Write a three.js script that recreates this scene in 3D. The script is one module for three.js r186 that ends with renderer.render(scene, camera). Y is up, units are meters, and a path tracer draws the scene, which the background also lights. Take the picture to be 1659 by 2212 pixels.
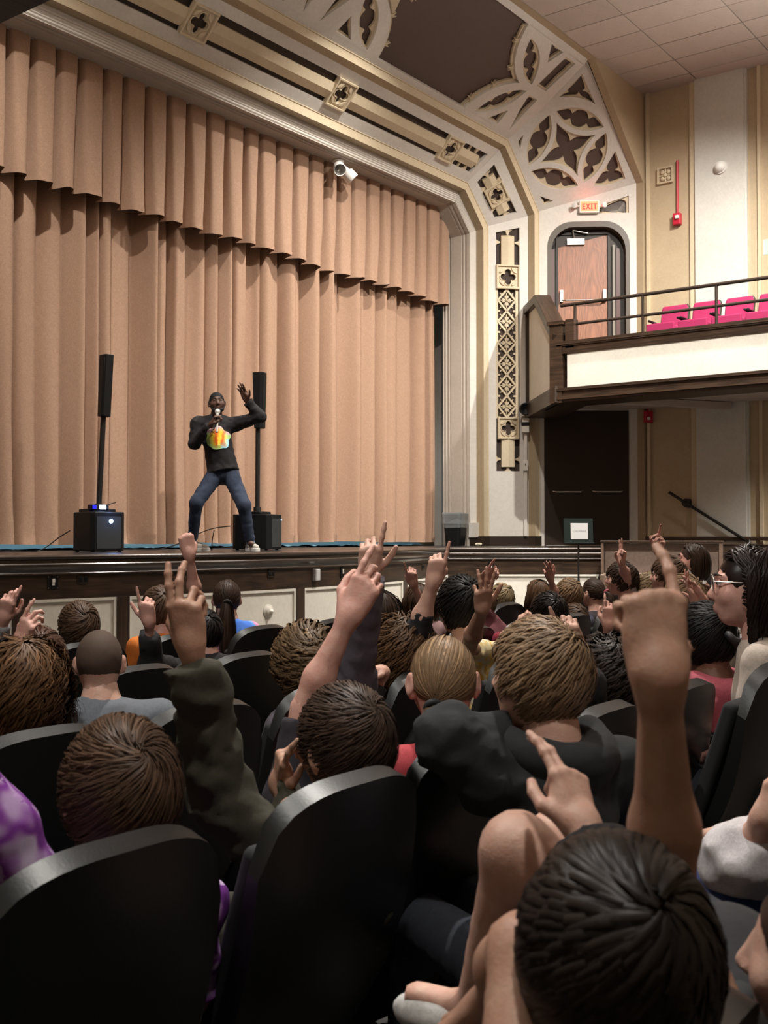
import * as THREE from 'three';
import { RectAreaLightUniformsLib } from 'three/addons/lights/RectAreaLightUniformsLib.js';
import { RoundedBoxGeometry } from 'three/addons/geometries/RoundedBoxGeometry.js';
import { mergeGeometries, mergeVertices, toCreasedNormals } from 'three/addons/utils/BufferGeometryUtils.js';

// ---------- camera, exposure, lights ----------
const scene = new THREE.Scene();
scene.background = new THREE.Color(0x000000);
const camera = new THREE.PerspectiveCamera(49.295, 1659 / 2212, 0.05, 80);
camera.position.set(0, 1.45, 10.35);
camera.lookAt(0.80125, 1.45 + 0.021568, 10.35 - 0.59832);
camera.focus = 5.5; camera.userData.fStop = 9;
const renderer = new THREE.WebGLRenderer({ antialias: true });
renderer.toneMapping = THREE.LinearToneMapping;
renderer.toneMappingExposure = 1.15;
renderer.shadowMap.enabled = true;
RectAreaLightUniformsLib.init();

const CEIL = 8.83, STAGE = 1.288, FLOOR = 0.12;
// recessed downlights of the house ceiling: [x, z, aim x, aim z, aim y, intensity]
const DOWNLIGHTS = [
  [5.6, 3.1, 6.0, 1.2, 1.3, 118], [11.4, 3.1, 11.6, 1.2, 1.3, 128], [13.9, 6.6, 16.0, 2.2, 1.3, 215],
  [5.2, 7.2, 3.2, 8.6, 0.9, 170], [9.6, 7.4, 12.6, 4.2, 2.6, 260], [13.6, 9.6, 13.6, 7.6, 0.9, 110],
];
// uplights on the balcony fronts, wide of the picture, that wash the ceiling: [x, y, z, intensity]
const UPLIGHTS = [[2.2, 4.7, 6.2, 185], [2.2, 4.7, 10.5, 170], [14.9, 4.7, 9.2, 195], [14.9, 4.7, 12.6, 150]];
// small downlights under the balconies: [x, z, intensity]
const UNDERLIGHTS = [[1.3, 8.1, 11], [1.0, 9.9, 9], [15.9, 7.0, 50]];
const LAMP = new THREE.Color(1.0, 0.955, 0.885);

// ---------- random numbers and noise ----------
function rng(seed) { let a = seed >>> 0; return () => { a = (a + 0x6d2b79f5) >>> 0; let t = Math.imul(a ^ (a >>> 15), 1 | a); t = (t + Math.imul(t ^ (t >>> 7), 61 | t)) ^ t; return ((t ^ (t >>> 14)) >>> 0) / 4294967296; }; }
const hash3 = (x, y, z) => { let h = Math.imul(x, 374761393) + Math.imul(y, 668265263) + Math.imul(z, 2147483647 ^ 0x5bd1e995); h = Math.imul(h ^ (h >>> 13), 1274126177); return ((h ^ (h >>> 16)) >>> 0) / 4294967296; };
const sm = (t) => t * t * (3 - 2 * t);
function noise3(x, y, z) {
  const X = Math.floor(x), Y = Math.floor(y), Z = Math.floor(z), u = sm(x - X), v = sm(y - Y), w = sm(z - Z);
  const l = (a, b, t) => a + (b - a) * t;
  return l(l(l(hash3(X, Y, Z), hash3(X + 1, Y, Z), u), l(hash3(X, Y + 1, Z), hash3(X + 1, Y + 1, Z), u), v),
    l(l(hash3(X, Y, Z + 1), hash3(X + 1, Y, Z + 1), u), l(hash3(X, Y + 1, Z + 1), hash3(X + 1, Y + 1, Z + 1), u), v), w) * 2 - 1;
}
// tiling 2-D value noise, period p
function tnoise(x, y, p, s) {
  const X = Math.floor(x), Y = Math.floor(y), u = sm(x - X), v = sm(y - Y), m = (a) => ((a % p) + p) % p;
  const a = hash3(m(X), m(Y), s), b = hash3(m(X + 1), m(Y), s), c = hash3(m(X), m(Y + 1), s), d = hash3(m(X + 1), m(Y + 1), s);
  return (a + (b - a) * u) * (1 - v) + (c + (d - c) * u) * v;
}
function tex(size, fn, srgb = true) {
  const d = new Uint8Array(size * size * 4);
  for (let y = 0; y < size; y++) for (let x = 0; x < size; x++) { const c = fn(x / size, y / size), i = (y * size + x) * 4; for (let k = 0; k < 3; k++) d[i + k] = Math.max(0, Math.min(255, (Array.isArray(c) ? c[k] : c) * 255)); d[i + 3] = 255; }
  const t = new THREE.DataTexture(d, size, size); t.wrapS = t.wrapT = THREE.RepeatWrapping; t.magFilter = THREE.LinearFilter; t.minFilter = THREE.LinearMipmapLinearFilter; t.generateMipmaps = true;
  if (srgb) t.colorSpace = THREE.SRGBColorSpace; t.needsUpdate = true; return t;
}
const rep = (t, n) => { const c = t.clone(); c.repeat.set(n, n); c.needsUpdate = true; return c; };
const turned = (t) => { const c = t.clone(); c.rotation = Math.PI / 2; c.needsUpdate = true; return c; };
const fbm = (u, v, p, s) => 0.5 * tnoise(u * p, v * p, p, s) + 0.3 * tnoise(u * p * 2, v * p * 2, p * 2, s + 1) + 0.2 * tnoise(u * p * 4, v * p * 4, p * 4, s + 2);
// neutral mottling (mean 1) that multiplies a paint colour, and relief maps
const T_PLASTER = tex(256, (u, v) => 0.95 + 0.06 * (fbm(u, v, 6, 3) - 0.5) + 0.04 * (tnoise(u * 90, v * 90, 90, 8) - 0.5));
const B_PLASTER = tex(256, (u, v) => fbm(u, v, 16, 21), false);
const B_WEAVE = tex(128, (u, v) => 0.5 + 0.25 * Math.sin(u * 2 * Math.PI * 32) * Math.sign(Math.sin(v * 2 * Math.PI * 32)) + 0.25 * tnoise(u * 40, v * 40, 40, 5), false);
const T_CLOTH = tex(256, (u, v) => 0.93 + 0.06 * (fbm(u, v, 24, 33) - 0.5) + 0.12 * (tnoise(u * 128, v * 128, 128, 9) - 0.5));
const T_DARKWOOD = tex(512, (u, v) => { const g = tnoise(u * 70, v * 3, 70, 40), b = fbm(u, v, 4, 44), f = tnoise(u * 200, v * 8, 200, 41); const k = 0.62 + 0.3 * (g - 0.5) + 0.3 * (b - 0.5) + 0.22 * (f - 0.5); return [0.36 * k, 0.265 * k, 0.195 * k]; });
const T_OAK = tex(512, (u, v) => { const w = 0.22 * fbm(u, v, 3, 61), c = Math.abs(((u * 3 + w * 2) % 1) - 0.5), ring = 0.5 + 0.5 * Math.sin((v * 3 + c * c * 14 + w * 6) * 2 * Math.PI); const f = tnoise(u * 170, v * 10, 170, 66); const k = 0.86 + 0.12 * (ring - 0.5) + 0.2 * (f - 0.5); return [0.66 * k, 0.42 * k, 0.29 * k]; });
const B_GRAIN = tex(256, (u, v) => tnoise(u * 90, v * 4, 90, 52), false);
const T_TILE = tex(256, (u, v) => { const h = tnoise(u * 60, v * 60, 60, 77); return 0.93 + 0.05 * (fbm(u, v, 5, 71) - 0.5) - (h > 0.88 ? 0.06 : 0); });
const B_SKIN = tex(256, (u, v) => fbm(u, v, 24, 91), false);
const T_SKIN = tex(256, (u, v) => { const n = fbm(u, v, 8, 95) - 0.5, m = fbm(u, v, 20, 97) - 0.5; return [0.95 + 0.06 * n, 0.92 + 0.14 * n + 0.06 * m, 0.91 + 0.14 * n + 0.08 * m]; });
const B_FOLD = tex(256, (u, v) => fbm(u, v, 5, 101), false);

// ---------- materials ----------
const lin = (r, g, b) => new THREE.Color().setRGB(r, g, b);
const std = (c, roughness = 0.8, o = {}) => new THREE[o.specularIntensity === undefined ? 'MeshStandardMaterial' : 'MeshPhysicalMaterial']({ color: c, roughness, side: THREE.DoubleSide, ...o });
const paint = (c, o = {}) => std(c, 0.62, { map: rep(T_PLASTER, 0.5), bumpMap: rep(B_PLASTER, 3), bumpScale: 0.0004, ...o });
const M = {
  cream: paint(lin(0.74, 0.69, 0.625)), creamWarm: paint(lin(0.70, 0.58, 0.40)), tan: paint(lin(0.40, 0.30, 0.185)), taupe: paint(lin(0.52, 0.45, 0.38)), wallTan: paint(lin(0.56, 0.44, 0.29)),
  wallWhite: paint(lin(0.70, 0.68, 0.62)), brown: paint(lin(0.105, 0.068, 0.054)), slot: std(lin(0.05, 0.034, 0.026), 0.9),
  ceil: std(lin(0.56, 0.465, 0.40), 0.95, { map: rep(T_TILE, 1), bumpMap: rep(B_PLASTER, 2), bumpScale: 0.004 }), grid: std(lin(0.2, 0.16, 0.13), 0.9),
  darkwood: std(lin(1, 1, 1), 0.38, { map: turned(T_DARKWOOD), bumpMap: turned(B_GRAIN), bumpScale: 0.0006 }), darkwoodV: std(lin(1, 1, 1), 0.38, { map: rep(T_DARKWOOD, 1), bumpMap: rep(B_GRAIN, 1), bumpScale: 0.0006 }), nosing: new THREE.MeshPhysicalMaterial({ color: lin(0.9, 0.85, 0.8), map: turned(T_DARKWOOD), roughness: 0.3, clearcoat: 1, clearcoatRoughness: 0.18, side: THREE.DoubleSide }), oak: std(lin(1, 1, 1), 0.42, { map: rep(T_OAK, 1), bumpMap: rep(B_GRAIN, 1.5), bumpScale: 0.0004 }),
  frame: std(lin(0.034, 0.023, 0.017), 0.42, { specularIntensity: 0.5 }), blackDoor: std(lin(0.02, 0.025, 0.023), 0.5, { specularIntensity: 0.4 }), blackMetal: std(lin(0.02, 0.018, 0.017), 0.4, { metalness: 0.3 }),
  steel: std(lin(0.55, 0.53, 0.5), 0.3, { metalness: 0.9 }), brushed: std(lin(0.62, 0.6, 0.57), 0.4, { metalness: 0.6 }), white: std(lin(0.78, 0.76, 0.72), 0.45), redPaint: std(lin(0.5, 0.015, 0.04), 0.4),
  blackPlastic: std(lin(0.008, 0.008, 0.0085), 0.5, { specularIntensity: 0.4, bumpMap: rep(B_PLASTER, 8), bumpScale: 0.0006 }), rubber: std(lin(0.01, 0.01, 0.01), 0.8),
  seatShell: std(lin(0.006, 0.0065, 0.0068), 0.4, { specularIntensity: 1, bumpMap: rep(B_PLASTER, 20), bumpScale: 0.0002 }), magenta: std(lin(0.30, 0.012, 0.075), 0.9, { bumpMap: rep(B_WEAVE, 8), bumpScale: 0.001 }),
  curtain: std(lin(0.42, 0.258, 0.172), 0.92, { map: rep(T_CLOTH, 1.2), bumpMap: rep(B_WEAVE, 8), bumpScale: 0.0008 }), stageFloor: std(lin(0.018, 0.016, 0.015), 0.3, { bumpMap: rep(B_GRAIN, 1), bumpScale: 0.0005 }),
  concrete: std(lin(0.05, 0.045, 0.04), 0.6, { bumpMap: rep(B_PLASTER, 4), bumpScale: 0.001 }), panelWhite: paint(lin(0.76, 0.72, 0.63)), tarp: std(lin(0.30, 0.58, 0.72), 0.35), lens: std(lin(0.9, 0.85, 0.75), 0.3, { emissive: lin(1, 0.9, 0.75), emissiveIntensity: 6 }),
};

// ---------- geometry helpers ----------
const V3 = (x, y, z) => new THREE.Vector3(x, y, z), V2 = (x, y) => new THREE.Vector2(x, y);
function ni(g) { g = g.index ? g.toNonIndexed() : g; for (const k of Object.keys(g.attributes)) if (!['position', 'normal', 'uv', 'color'].includes(k)) g.deleteAttribute(k); return g; }
// uv in metres from the dominant direction of each face
function boxUV(g) {
  g = ni(g); const p = g.attributes.position, uv = new Float32Array(p.count * 2), a = V3(), b = V3(), c = V3(), n = V3();
  for (let i = 0; i < p.count; i += 3) {
    a.fromBufferAttribute(p, i); b.fromBufferAttribute(p, i + 1); c.fromBufferAttribute(p, i + 2);
    n.crossVectors(b.clone().sub(a), c.clone().sub(a)); const ax = Math.abs(n.x), ay = Math.abs(n.y), az = Math.abs(n.z);
    [a, b, c].forEach((q, k) => { const [u, v] = ay > ax && ay > az ? [q.x, q.z] : ax > az ? [q.z, q.y] : [q.x, q.y]; uv[(i + k) * 2] = u; uv[(i + k) * 2 + 1] = v; });
  }
  g.setAttribute('uv', new THREE.BufferAttribute(uv, 2)); return g;
}
const merge = (list) => { const l = list.map(ni); const col = l.some((g) => g.attributes.color); for (const g of l) { if (!g.attributes.uv) boxUV(g); if (!g.attributes.normal) g.computeVertexNormals(); if (!col) g.deleteAttribute('color'); } return mergeGeometries(l); };
const box = (w, h, d, x = 0, y = 0, z = 0, ry = 0) => { const g = new THREE.BoxGeometry(w, h, d); if (ry) g.rotateY(ry); g.translate(x, y, z); return boxUV(g); };
const rbox = (w, h, d, r, x = 0, y = 0, z = 0) => boxUV(new RoundedBoxGeometry(w, h, d, 2, r).translate(x, y, z));
const cyl = (r0, r1, h, x = 0, y = 0, z = 0, n = 20) => new THREE.CylinderGeometry(r1, r0, h, n).translate(x, y, z);
function tube(pts, r, n = 8, seg = 0, closed = false) { return new THREE.TubeGeometry(new THREE.CatmullRomCurve3(pts.map((p) => (p.isVector3 ? p : V3(...p))), closed, 'centripetal'), seg || pts.length * 5, r, n, closed); }
function bar(a, b, r, n = 10) { const A = V3(...a), B = V3(...b), d = B.clone().sub(A), g = new THREE.CylinderGeometry(r, r, d.length(), n); g.applyQuaternion(new THREE.Quaternion().setFromUnitVectors(V3(0, 1, 0), d.normalize())); g.translate(...A.add(B).multiplyScalar(0.5).toArray()); return g; }
// a square-section bar from a to b, w across, h high
function beam(a, b, w, h) { const A = V3(...a), B = V3(...b), d = B.clone().sub(A), L = d.length(); const g = new THREE.BoxGeometry(w, h, L); const m = new THREE.Matrix4().lookAt(V3(), d.clone().negate(), V3(0, 1, 0)); g.applyMatrix4(m); g.translate(...A.add(B).multiplyScalar(0.5).toArray()); return boxUV(g); }
const lathe = (pts, n = 24) => new THREE.LatheGeometry(pts.map((p) => V2(...p)), n);
function shapeOf(pts) { const s = new THREE.Shape(); pts.forEach((p, i) => (i ? s.lineTo(p[0], p[1]) : s.moveTo(p[0], p[1]))); return s; }
function prism(pts, depth, holes = [], bevel = 0) {
  const s = shapeOf(pts); s.holes = holes.map(shapeOf);
  return ni(new THREE.ExtrudeGeometry(s, { depth, bevelEnabled: bevel > 0, bevelSize: bevel, bevelThickness: bevel, bevelSegments: 2, bevelOffset: -bevel }));
}
const roundRect = (w, h, r, x = 0, y = 0, n = 6) => { const o = []; for (const [cx, cy, a] of [[1, 1, 0], [-1, 1, 1], [-1, -1, 2], [1, -1, 3]]) for (let i = 0; i <= n; i++) { const t = (a + i / n) * Math.PI / 2; o.push([x + cx * (w / 2 - r) + r * Math.cos(t), y + cy * (h / 2 - r) + r * Math.sin(t)]); } return o; };
// puts a geometry drawn in (s, t, n) into a frame
function into(g, f, n0 = 0) {
  const m = new THREE.Matrix4().makeBasis(f.S, f.T, f.N).setPosition(f.o.clone().addScaledVector(f.N, n0)); g = ni(g); g.applyMatrix4(m);
  if (m.determinant() < 0) for (const a of Object.values(g.attributes)) { const k = a.itemSize, d = a.array; for (let i = 0; i < a.count; i += 3) for (let j = 0; j < k; j++) { const q = d[(i + 1) * k + j]; d[(i + 1) * k + j] = d[(i + 2) * k + j]; d[(i + 2) * k + j] = q; } }
  return g;
}
const quads = (list) => { const p = []; for (const [a, b, c, d] of list) for (const q of [a, b, c, a, c, d]) p.push(q.x, q.y, q.z); const g = new THREE.BufferGeometry(); g.setAttribute('position', new THREE.Float32BufferAttribute(p, 3)); g.computeVertexNormals(); return boxUV(g); };

// ---------- scene objects ----------
const used = {};
function numbered(n) { const k = used[n] = (used[n] ?? -1) + 1; return k ? n + '_' + String(k).padStart(3, '0') : n; }
function mesh(name, g, m, parent) { const o = new THREE.Mesh(Array.isArray(g) ? merge(g) : ni(g), m); o.name = numbered(name); o.castShadow = o.receiveShadow = true; (parent || scene).add(o); return o; }
function tag(o, label, category, group) { o.userData.label = label; o.userData.category = category; if (group) o.userData.group = group; return o; }
function thing(name, label, category, p = [0, 0, 0], ry = 0, group) { const o = new THREE.Group(); o.name = numbered(name); o.position.set(...p); o.rotation.y = ry; scene.add(o); return tag(o, label, category, group); }
function struct(name, g, m) { const o = mesh(name, g, m); o.name = name; o.userData.kind = 'structure'; return o; }
function structGroup(name) { const o = new THREE.Group(); o.name = name; o.userData.kind = 'structure'; scene.add(o); return o; }

// ---------- proscenium arch: mouldings swept round a chamfered opening ----------
const CX = 8.6, XO = 15.51, YT = 6.832;
// profile stations: outward offset of the jamb, forward z, offset of the soffit, upper chamfer corner (x), lower chamfer corner (y)
const ST = { k0: [0, 0, 0, -0.47, -0.42], k1: [0.028, 0.512, 0.028, -0.40, -0.38], k2: [0.225, 0.515, 0.225, -0.335, -0.29], k3: [0.2225, 0.66, 0.225, -0.33, -0.289], k4: [0.355, 0.67, 0.355, -0.283, -0.212], k5: [0.853, 1.144, 0.85, -0.08, -0.016], k6: [0.857, 1.27, 0.875, -0.1, 0], k7: [0.978, 1.287, 1.0, -0.035, 0.071], k8: [1.85, 2.645, 1.985, 0.067, 0.509], k9: [1.862, 2.76, 1.99, 0.075, 0.512] };
const mix = (a, b, t, dn = 0) => { const A = ST[a], B = ST[b], r = A.map((v, i) => v + (B[i] - v) * t); if (dn) { const du = B[0] - A[0], dz = B[1] - A[1], L = Math.hypot(du, dz); r[0] += -dz / L * dn; r[1] += du / L * dn; r[2] += -dz / L * dn; } return r; };
const archPts = (s) => { const [u, z, uy, cx, ly] = s, R = XO + u, L = 2 * CX - XO - u; return [V3(R, STAGE, z), V3(R, YT + ly, z), V3(XO + cx, YT + uy, z), V3(2 * CX - XO - cx, YT + uy, z), V3(L, YT + ly, z), V3(L, STAGE, z)]; };
function archStrip(stations) { const q = []; for (let i = 0; i + 1 < stations.length; i++) { const A = archPts(stations[i]), B = archPts(stations[i + 1]); for (let k = 0; k < 5; k++) q.push([A[k], A[k + 1], B[k + 1], B[k]]); } return quads(q); }
const wallStage = structGroup('wall_stage');
// beads standing n out of the strip a-b at fraction t, half width w
function beads(a, b, list) { const out = [mix(a, b, 0)]; for (const [t, w, n] of list) { out.push(mix(a, b, t - w), mix(a, b, t - w * 0.6, n), mix(a, b, t + w * 0.6, n), mix(a, b, t + w)); } out.push(mix(a, b, 1)); return out; }
mesh('soffit_moulding', archStrip(beads('k0', 'k1', [[0.05, 0.035, -0.018], [0.17, 0.05, -0.022], [0.27, 0.03, -0.015], [0.72, 0.03, -0.016], [0.84, 0.045, -0.02]])), M.taupe, wallStage);
mesh('reeded_moulding', archStrip(beads('k1', 'k2', [[0.09, 0.085, -0.02], [0.29, 0.07, -0.014], [0.45, 0.06, -0.012], [0.61, 0.06, -0.012], [0.78, 0.07, -0.014], [0.94, 0.05, -0.012]])), M.cream, wallStage);
mesh('cove_band', archStrip([mix('k2', 'k3', 0), mix('k2', 'k3', 1)]), M.tan, wallStage);
mesh('step_band', archStrip(beads('k3', 'k4', [[0.93, 0.06, 0.012]])), M.creamWarm, wallStage);
mesh('outer_cove_band', archStrip([mix('k5', 'k6', 0), mix('k5', 'k6', 1)]), M.tan, wallStage);
mesh('outer_step_band', archStrip(beads('k6', 'k7', [[0.9, 0.08, 0.012]])), M.creamWarm, wallStage);
mesh('outer_edge_band', archStrip([mix('k8', 'k9', 0), mix('k8', 'k9', 1)]), M.tan, wallStage);
// plinth under the reeds of the right jamb
mesh('jamb_plinth', [box(0.235, 0.24, 0.06, XO + 0.117, STAGE + 0.26, 0.53)], M.cream, wallStage);

const loP = (k) => { const [u, z, uy, cx, ly] = ST[k]; return V3(XO + u, YT + ly, z); }, upP = (k) => { const [u, z, uy, cx] = ST[k]; return V3(XO + cx, YT + uy, z); };
function facet(o, Sd, q) { const S = Sd.clone().normalize(), T = q.clone().sub(o); T.addScaledVector(S, -T.dot(S)).normalize(); const N = S.clone().cross(T); if (N.dot(V3(CX, 3, 9).sub(o)) < 0) N.negate(); return { o: o.clone(), S, T, N, at: (p) => { const d = p.clone().sub(o); return [d.dot(S), d.dot(T)]; } }; }
const chF = (a, b) => facet(loP(a), upP(a).sub(loP(a)), loP(b)), soF = (a, b) => facet(upP(a), V3(-1, 0, 0), upP(b));
const jaF = (a, b) => facet(V3(XO + ST[a][0], 0, ST[a][1]), V3(0, 1, 0), V3(XO + ST[b][0], 0, ST[b][1]));
const mirrorX = (g) => { g = ni(g.clone()); g.applyMatrix4(new THREE.Matrix4().makeScale(-1, 1, 1).setPosition(2 * CX, 0, 0)); for (const a of Object.values(g.attributes)) { const k = a.itemSize, d = a.array; for (let i = 0; i < a.count; i += 3) for (let j = 0; j < k; j++) { const q = d[(i + 1) * k + j]; d[(i + 1) * k + j] = d[(i + 2) * k + j]; d[(i + 2) * k + j] = q; } } return g; };

// ---------- tracery: pierced plates with cusped lights ----------
const arcTo = (P, Q, bow, n = 14) => { const o = [], dx = Q[0] - P[0], dy = Q[1] - P[1], L = Math.hypot(dx, dy), R = (L * L / 4 + bow * bow) / (2 * Math.abs(bow)), half = Math.asin(Math.min(1, L / 2 / R)), sg = Math.sign(bow); for (let i = 0; i < n; i++) { const a = -half + 2 * half * i / n, x = R * Math.sin(a) + L / 2, y = sg * (R * Math.cos(a) - R * Math.cos(half)); o.push([P[0] + (dx * x - dy * y) / L, P[1] + (dy * x + dx * y) / L]); } return o; };
const lensPts = (P, Q, b) => [...arcTo(P, Q, b), ...arcTo(Q, P, b)];
const lerp2 = (a, b, t) => [a[0] + (b[0] - a[0]) * t, a[1] + (b[1] - a[1]) * t];
function resample(poly, n) { const L = [0]; poly.forEach((p, i) => { const q = poly[(i + 1) % poly.length]; L.push(L[i] + Math.hypot(q[0] - p[0], q[1] - p[1])); }); const T = L[poly.length], o = []; let k = 0; for (let i = 0; i < n; i++) { const s = T * i / n; while (L[k + 1] < s) k++; o.push(lerp2(poly[k], poly[(k + 1) % poly.length], (s - L[k]) / (L[k + 1] - L[k] || 1))); } return o; }
// the pierced light inside an opening: moved in by w, with cusps h long at the given fractions of its outline
function foil(poly, w, h, cusps, axis, n = 110) {
  const pts = resample(poly, n), c = pts.reduce((a, p) => [a[0] + p[0] / n, a[1] + p[1] / n], [0, 0]);
  return pts.map((p, i) => {
    let q = c; if (axis) { const [A, B] = axis, d = [B[0] - A[0], B[1] - A[1]], t = Math.max(0, Math.min(1, ((p[0] - A[0]) * d[0] + (p[1] - A[1]) * d[1]) / (d[0] * d[0] + d[1] * d[1]))); q = [A[0] + d[0] * t, A[1] + d[1] * t]; }
    const L = Math.hypot(q[0] - p[0], q[1] - p[1]) || 1; let m = w; for (const s of cusps) { let e = Math.abs(i / n - s); e = Math.min(e, 1 - e) / 0.06; if (e < 1) m = Math.max(m, w + h * Math.pow(1 - e, 2.2)); }
    m = Math.min(m, L * 0.86); return [p[0] + (q[0] - p[0]) / L * m, p[1] + (q[1] - p[1]) / L * m];
  });
}
const lensFoil = (P, Q, b, w, h) => foil(lensPts(P, Q, b), w, h, [0.17, 0.33, 0.67, 0.83], [lerp2(P, Q, 0.2), lerp2(P, Q, 0.8)]);
// plate in three layers: face with openings, moulding with cusps, dark board behind
function pierced(out, f, holes, foils) { for (let i = 0; i < holes.length; i++) if (foils[i]) out.foil.push(into(prism(holes[i], 0.035, [foils[i]]), f, -0.07)); }
const tr = { face: [], foil: [], board: [] };

{ // chamfer between the brown soffit and the door wall: circle of four lenses round a star
  const f = chF('k7', 'k8'), out = [[0, 0], f.at(upP('k7')), f.at(upP('k8')), f.at(loP('k8'))], c = [0.755, 0.80], R = 0.715, nd = [0, 1, 2, 3].map((k) => [c[0] + R * Math.cos(k * Math.PI / 2), c[1] + R * Math.sin(k * Math.PI / 2)]);
  const holes = [], foils = [];
  for (let k = 0; k < 4; k++) { const P = lerp2(nd[k], nd[(k + 1) % 4], 0.075), Q = lerp2(nd[k], nd[(k + 1) % 4], 0.925); holes.push(lensPts(P, Q, 0.165)); foils.push(lensFoil(P, Q, 0.165, 0.028, 0.085)); }
    const star = []; for (let k = 0; k < 4; k++) { const A = [c[0] + 0.5 * Math.cos(k * Math.PI / 2), c[1] + 0.5 * Math.sin(k * Math.PI / 2)], B = [c[0] + 0.5 * Math.cos((k + 1) * Math.PI / 2), c[1] + 0.5 * Math.sin((k + 1) * Math.PI / 2)]; star.push(...arcTo(A, B, 0.09)); }
  holes.push(star); foils.push(foil(star, 0.03, 0.11, [0.125, 0.375, 0.625, 0.875]));
  for (const [a, b, d, cu] of [[[1.76, 1.43], [1.60, 0.98], [1.22, 1.46], [0.24, 0.5, 0.82]], [[0.34, 1.5], [-0.18, 1.5], [-0.03, 0.98], [0.2, 0.5, 0.8]]]) { const p = [a, b, ...arcTo(b, d, -0.05).slice(1), d]; holes.push(p); foils.push(foil(p, 0.03, 0.075, cu)); }
  for (const p of [[[1.32, 0.25], [1.27, 0.13], [1.15, 0.12]], [[0.24, 0.115], [0.055, 0.28], [0.06, 0.12]]]) { holes.push(p); foils.push(foil(p, 0.02, 0.02, [0.2])); }
  tr.face.push(into(prism(out, 0.07, holes), f, -0.07)); pierced(tr, f, holes, foils); tr.board.push(into(prism(out, 0.02), f, -0.1));
}
{ // brown soffit with tracery at the ends of each panel
  const f = soF('k7', 'k8'), len = 2 * (XO - 0.035 - CX), e = f.at(upP('k8')), W = e[1];
  tr.board.push(into(prism([[0, 0], [len, 0], [len - e[0], W], [e[0], W]], 0.02), f, -0.1));
  tr.face.push(into(prism([[0, 0], [len, 0], [len, 0.09], [0, 0.09]], 0.07), f, -0.07), into(prism([[e[0], W], [e[0] - 0.05, W - 0.1], [len - e[0] + 0.05, W - 0.1], [len - e[0], W]], 0.07), f, -0.07));
  const half = (c, sg, end) => {
    const X = (p) => [c + sg * (p[0]), p[1]], fix = (a) => { const b = a.map(X); return sg < 0 ? b.reverse() : b; };
    const out = fix([[end ? -0.1 : 0, 0.085], [1.42, 0.085], ...arcTo([1.42, 0.085], [0.80, 0.83], -0.13), ...arcTo([0.80, 0.83], [1.6, W - 0.09], -0.15), [1.6, W - 0.09], [end ? -0.13 : 0, W - 0.09]]);
    const P1 = [1.16, 0.12], Q1 = [0.52, 0.79], P2 = [0.54, 0.91], Q2 = [1.33, 1.44];
    const holes = [lensPts(P1, Q1, 0.145), lensPts(P2, Q2, 0.145), [[0.80, 0.13], [0.50, 0.13], [0.54, 0.40]], [[0.16, 0.14], [0.15, 0.76], [0.40, 0.76], [0.32, 0.5]], [[0.14, 0.94], [0.06, 1.52], [0.36, 1.52], [0.42, 0.94]], [[0.62, 1.3], [0.5, 1.55], [0.86, 1.55]]];
    const foils = [lensFoil(P1, Q1, 0.145, 0.03, 0.07), lensFoil(P2, Q2, 0.145, 0.03, 0.07), foil(holes[2], 0.025, 0.02, []), foil(holes[3], 0.03, 0.05, [0.55]), foil(holes[4], 0.03, 0.05, [0.3, 0.5, 0.72]), foil(holes[5], 0.025, 0.02, [])];
    const H = holes.map(fix), Fo = foils.map(fix);
    tr.face.push(into(prism(out, 0.07, H), f, -0.07)); pierced(tr, f, H, Fo);
    // small crockets along the outer curve
    const rim = fix([...arcTo([1.42, 0.085], [0.80, 0.83], -0.13, 24), ...arcTo([0.80, 0.83], [1.6, W - 0.09], -0.15, 24)]);
    for (const k of [4, 13, 32, 42]) { const p = rim[k], q = rim[k + 1], t = [q[0] - p[0], q[1] - p[1]], L = Math.hypot(...t), nx = -t[1] / L, ny = t[0] / L, m = [c + sg * 1.5, 0.83], s2 = (m[0] - p[0]) * nx + (m[1] - p[1]) * ny > 0 ? 1 : -1, o = (a, b) => [p[0] + t[0] / L * a + nx * s2 * b, p[1] + t[1] / L * a + ny * s2 * b]; const pts = [o(-0.07, -0.01), o(-0.025, 0.03), o(-0.03, 0.1), o(0, 0.06), o(0.035, 0.1), o(0.025, 0.03), o(0.07, -0.01)]; tr.foil.push(into(prism(pts, 0.05), f, -0.07)); }
    const rim2 = rim.map((p, i) => { const q = rim[Math.min(i + 1, rim.length - 1)], r = rim[Math.max(i - 1, 0)], t = [q[0] - r[0], q[1] - r[1]], L = Math.hypot(...t) || 1; const nx = -t[1] / L, ny = t[0] / L, s2 = (c + sg * 1.5 - p[0]) * nx + (0.83 - p[1]) * ny > 0 ? 1 : -1; return [p[0] + nx * s2 * 0.045, p[1] + ny * s2 * 0.045]; });
    tr.foil.push(into(prism([...rim, ...rim2.reverse()], 0.035), f, -0.075));
  };
  half(0, 1, true); half(len, -1, true); for (const c of [5.0, len - 5.0]) { half(c, 1); half(c, -1); }
}
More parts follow.
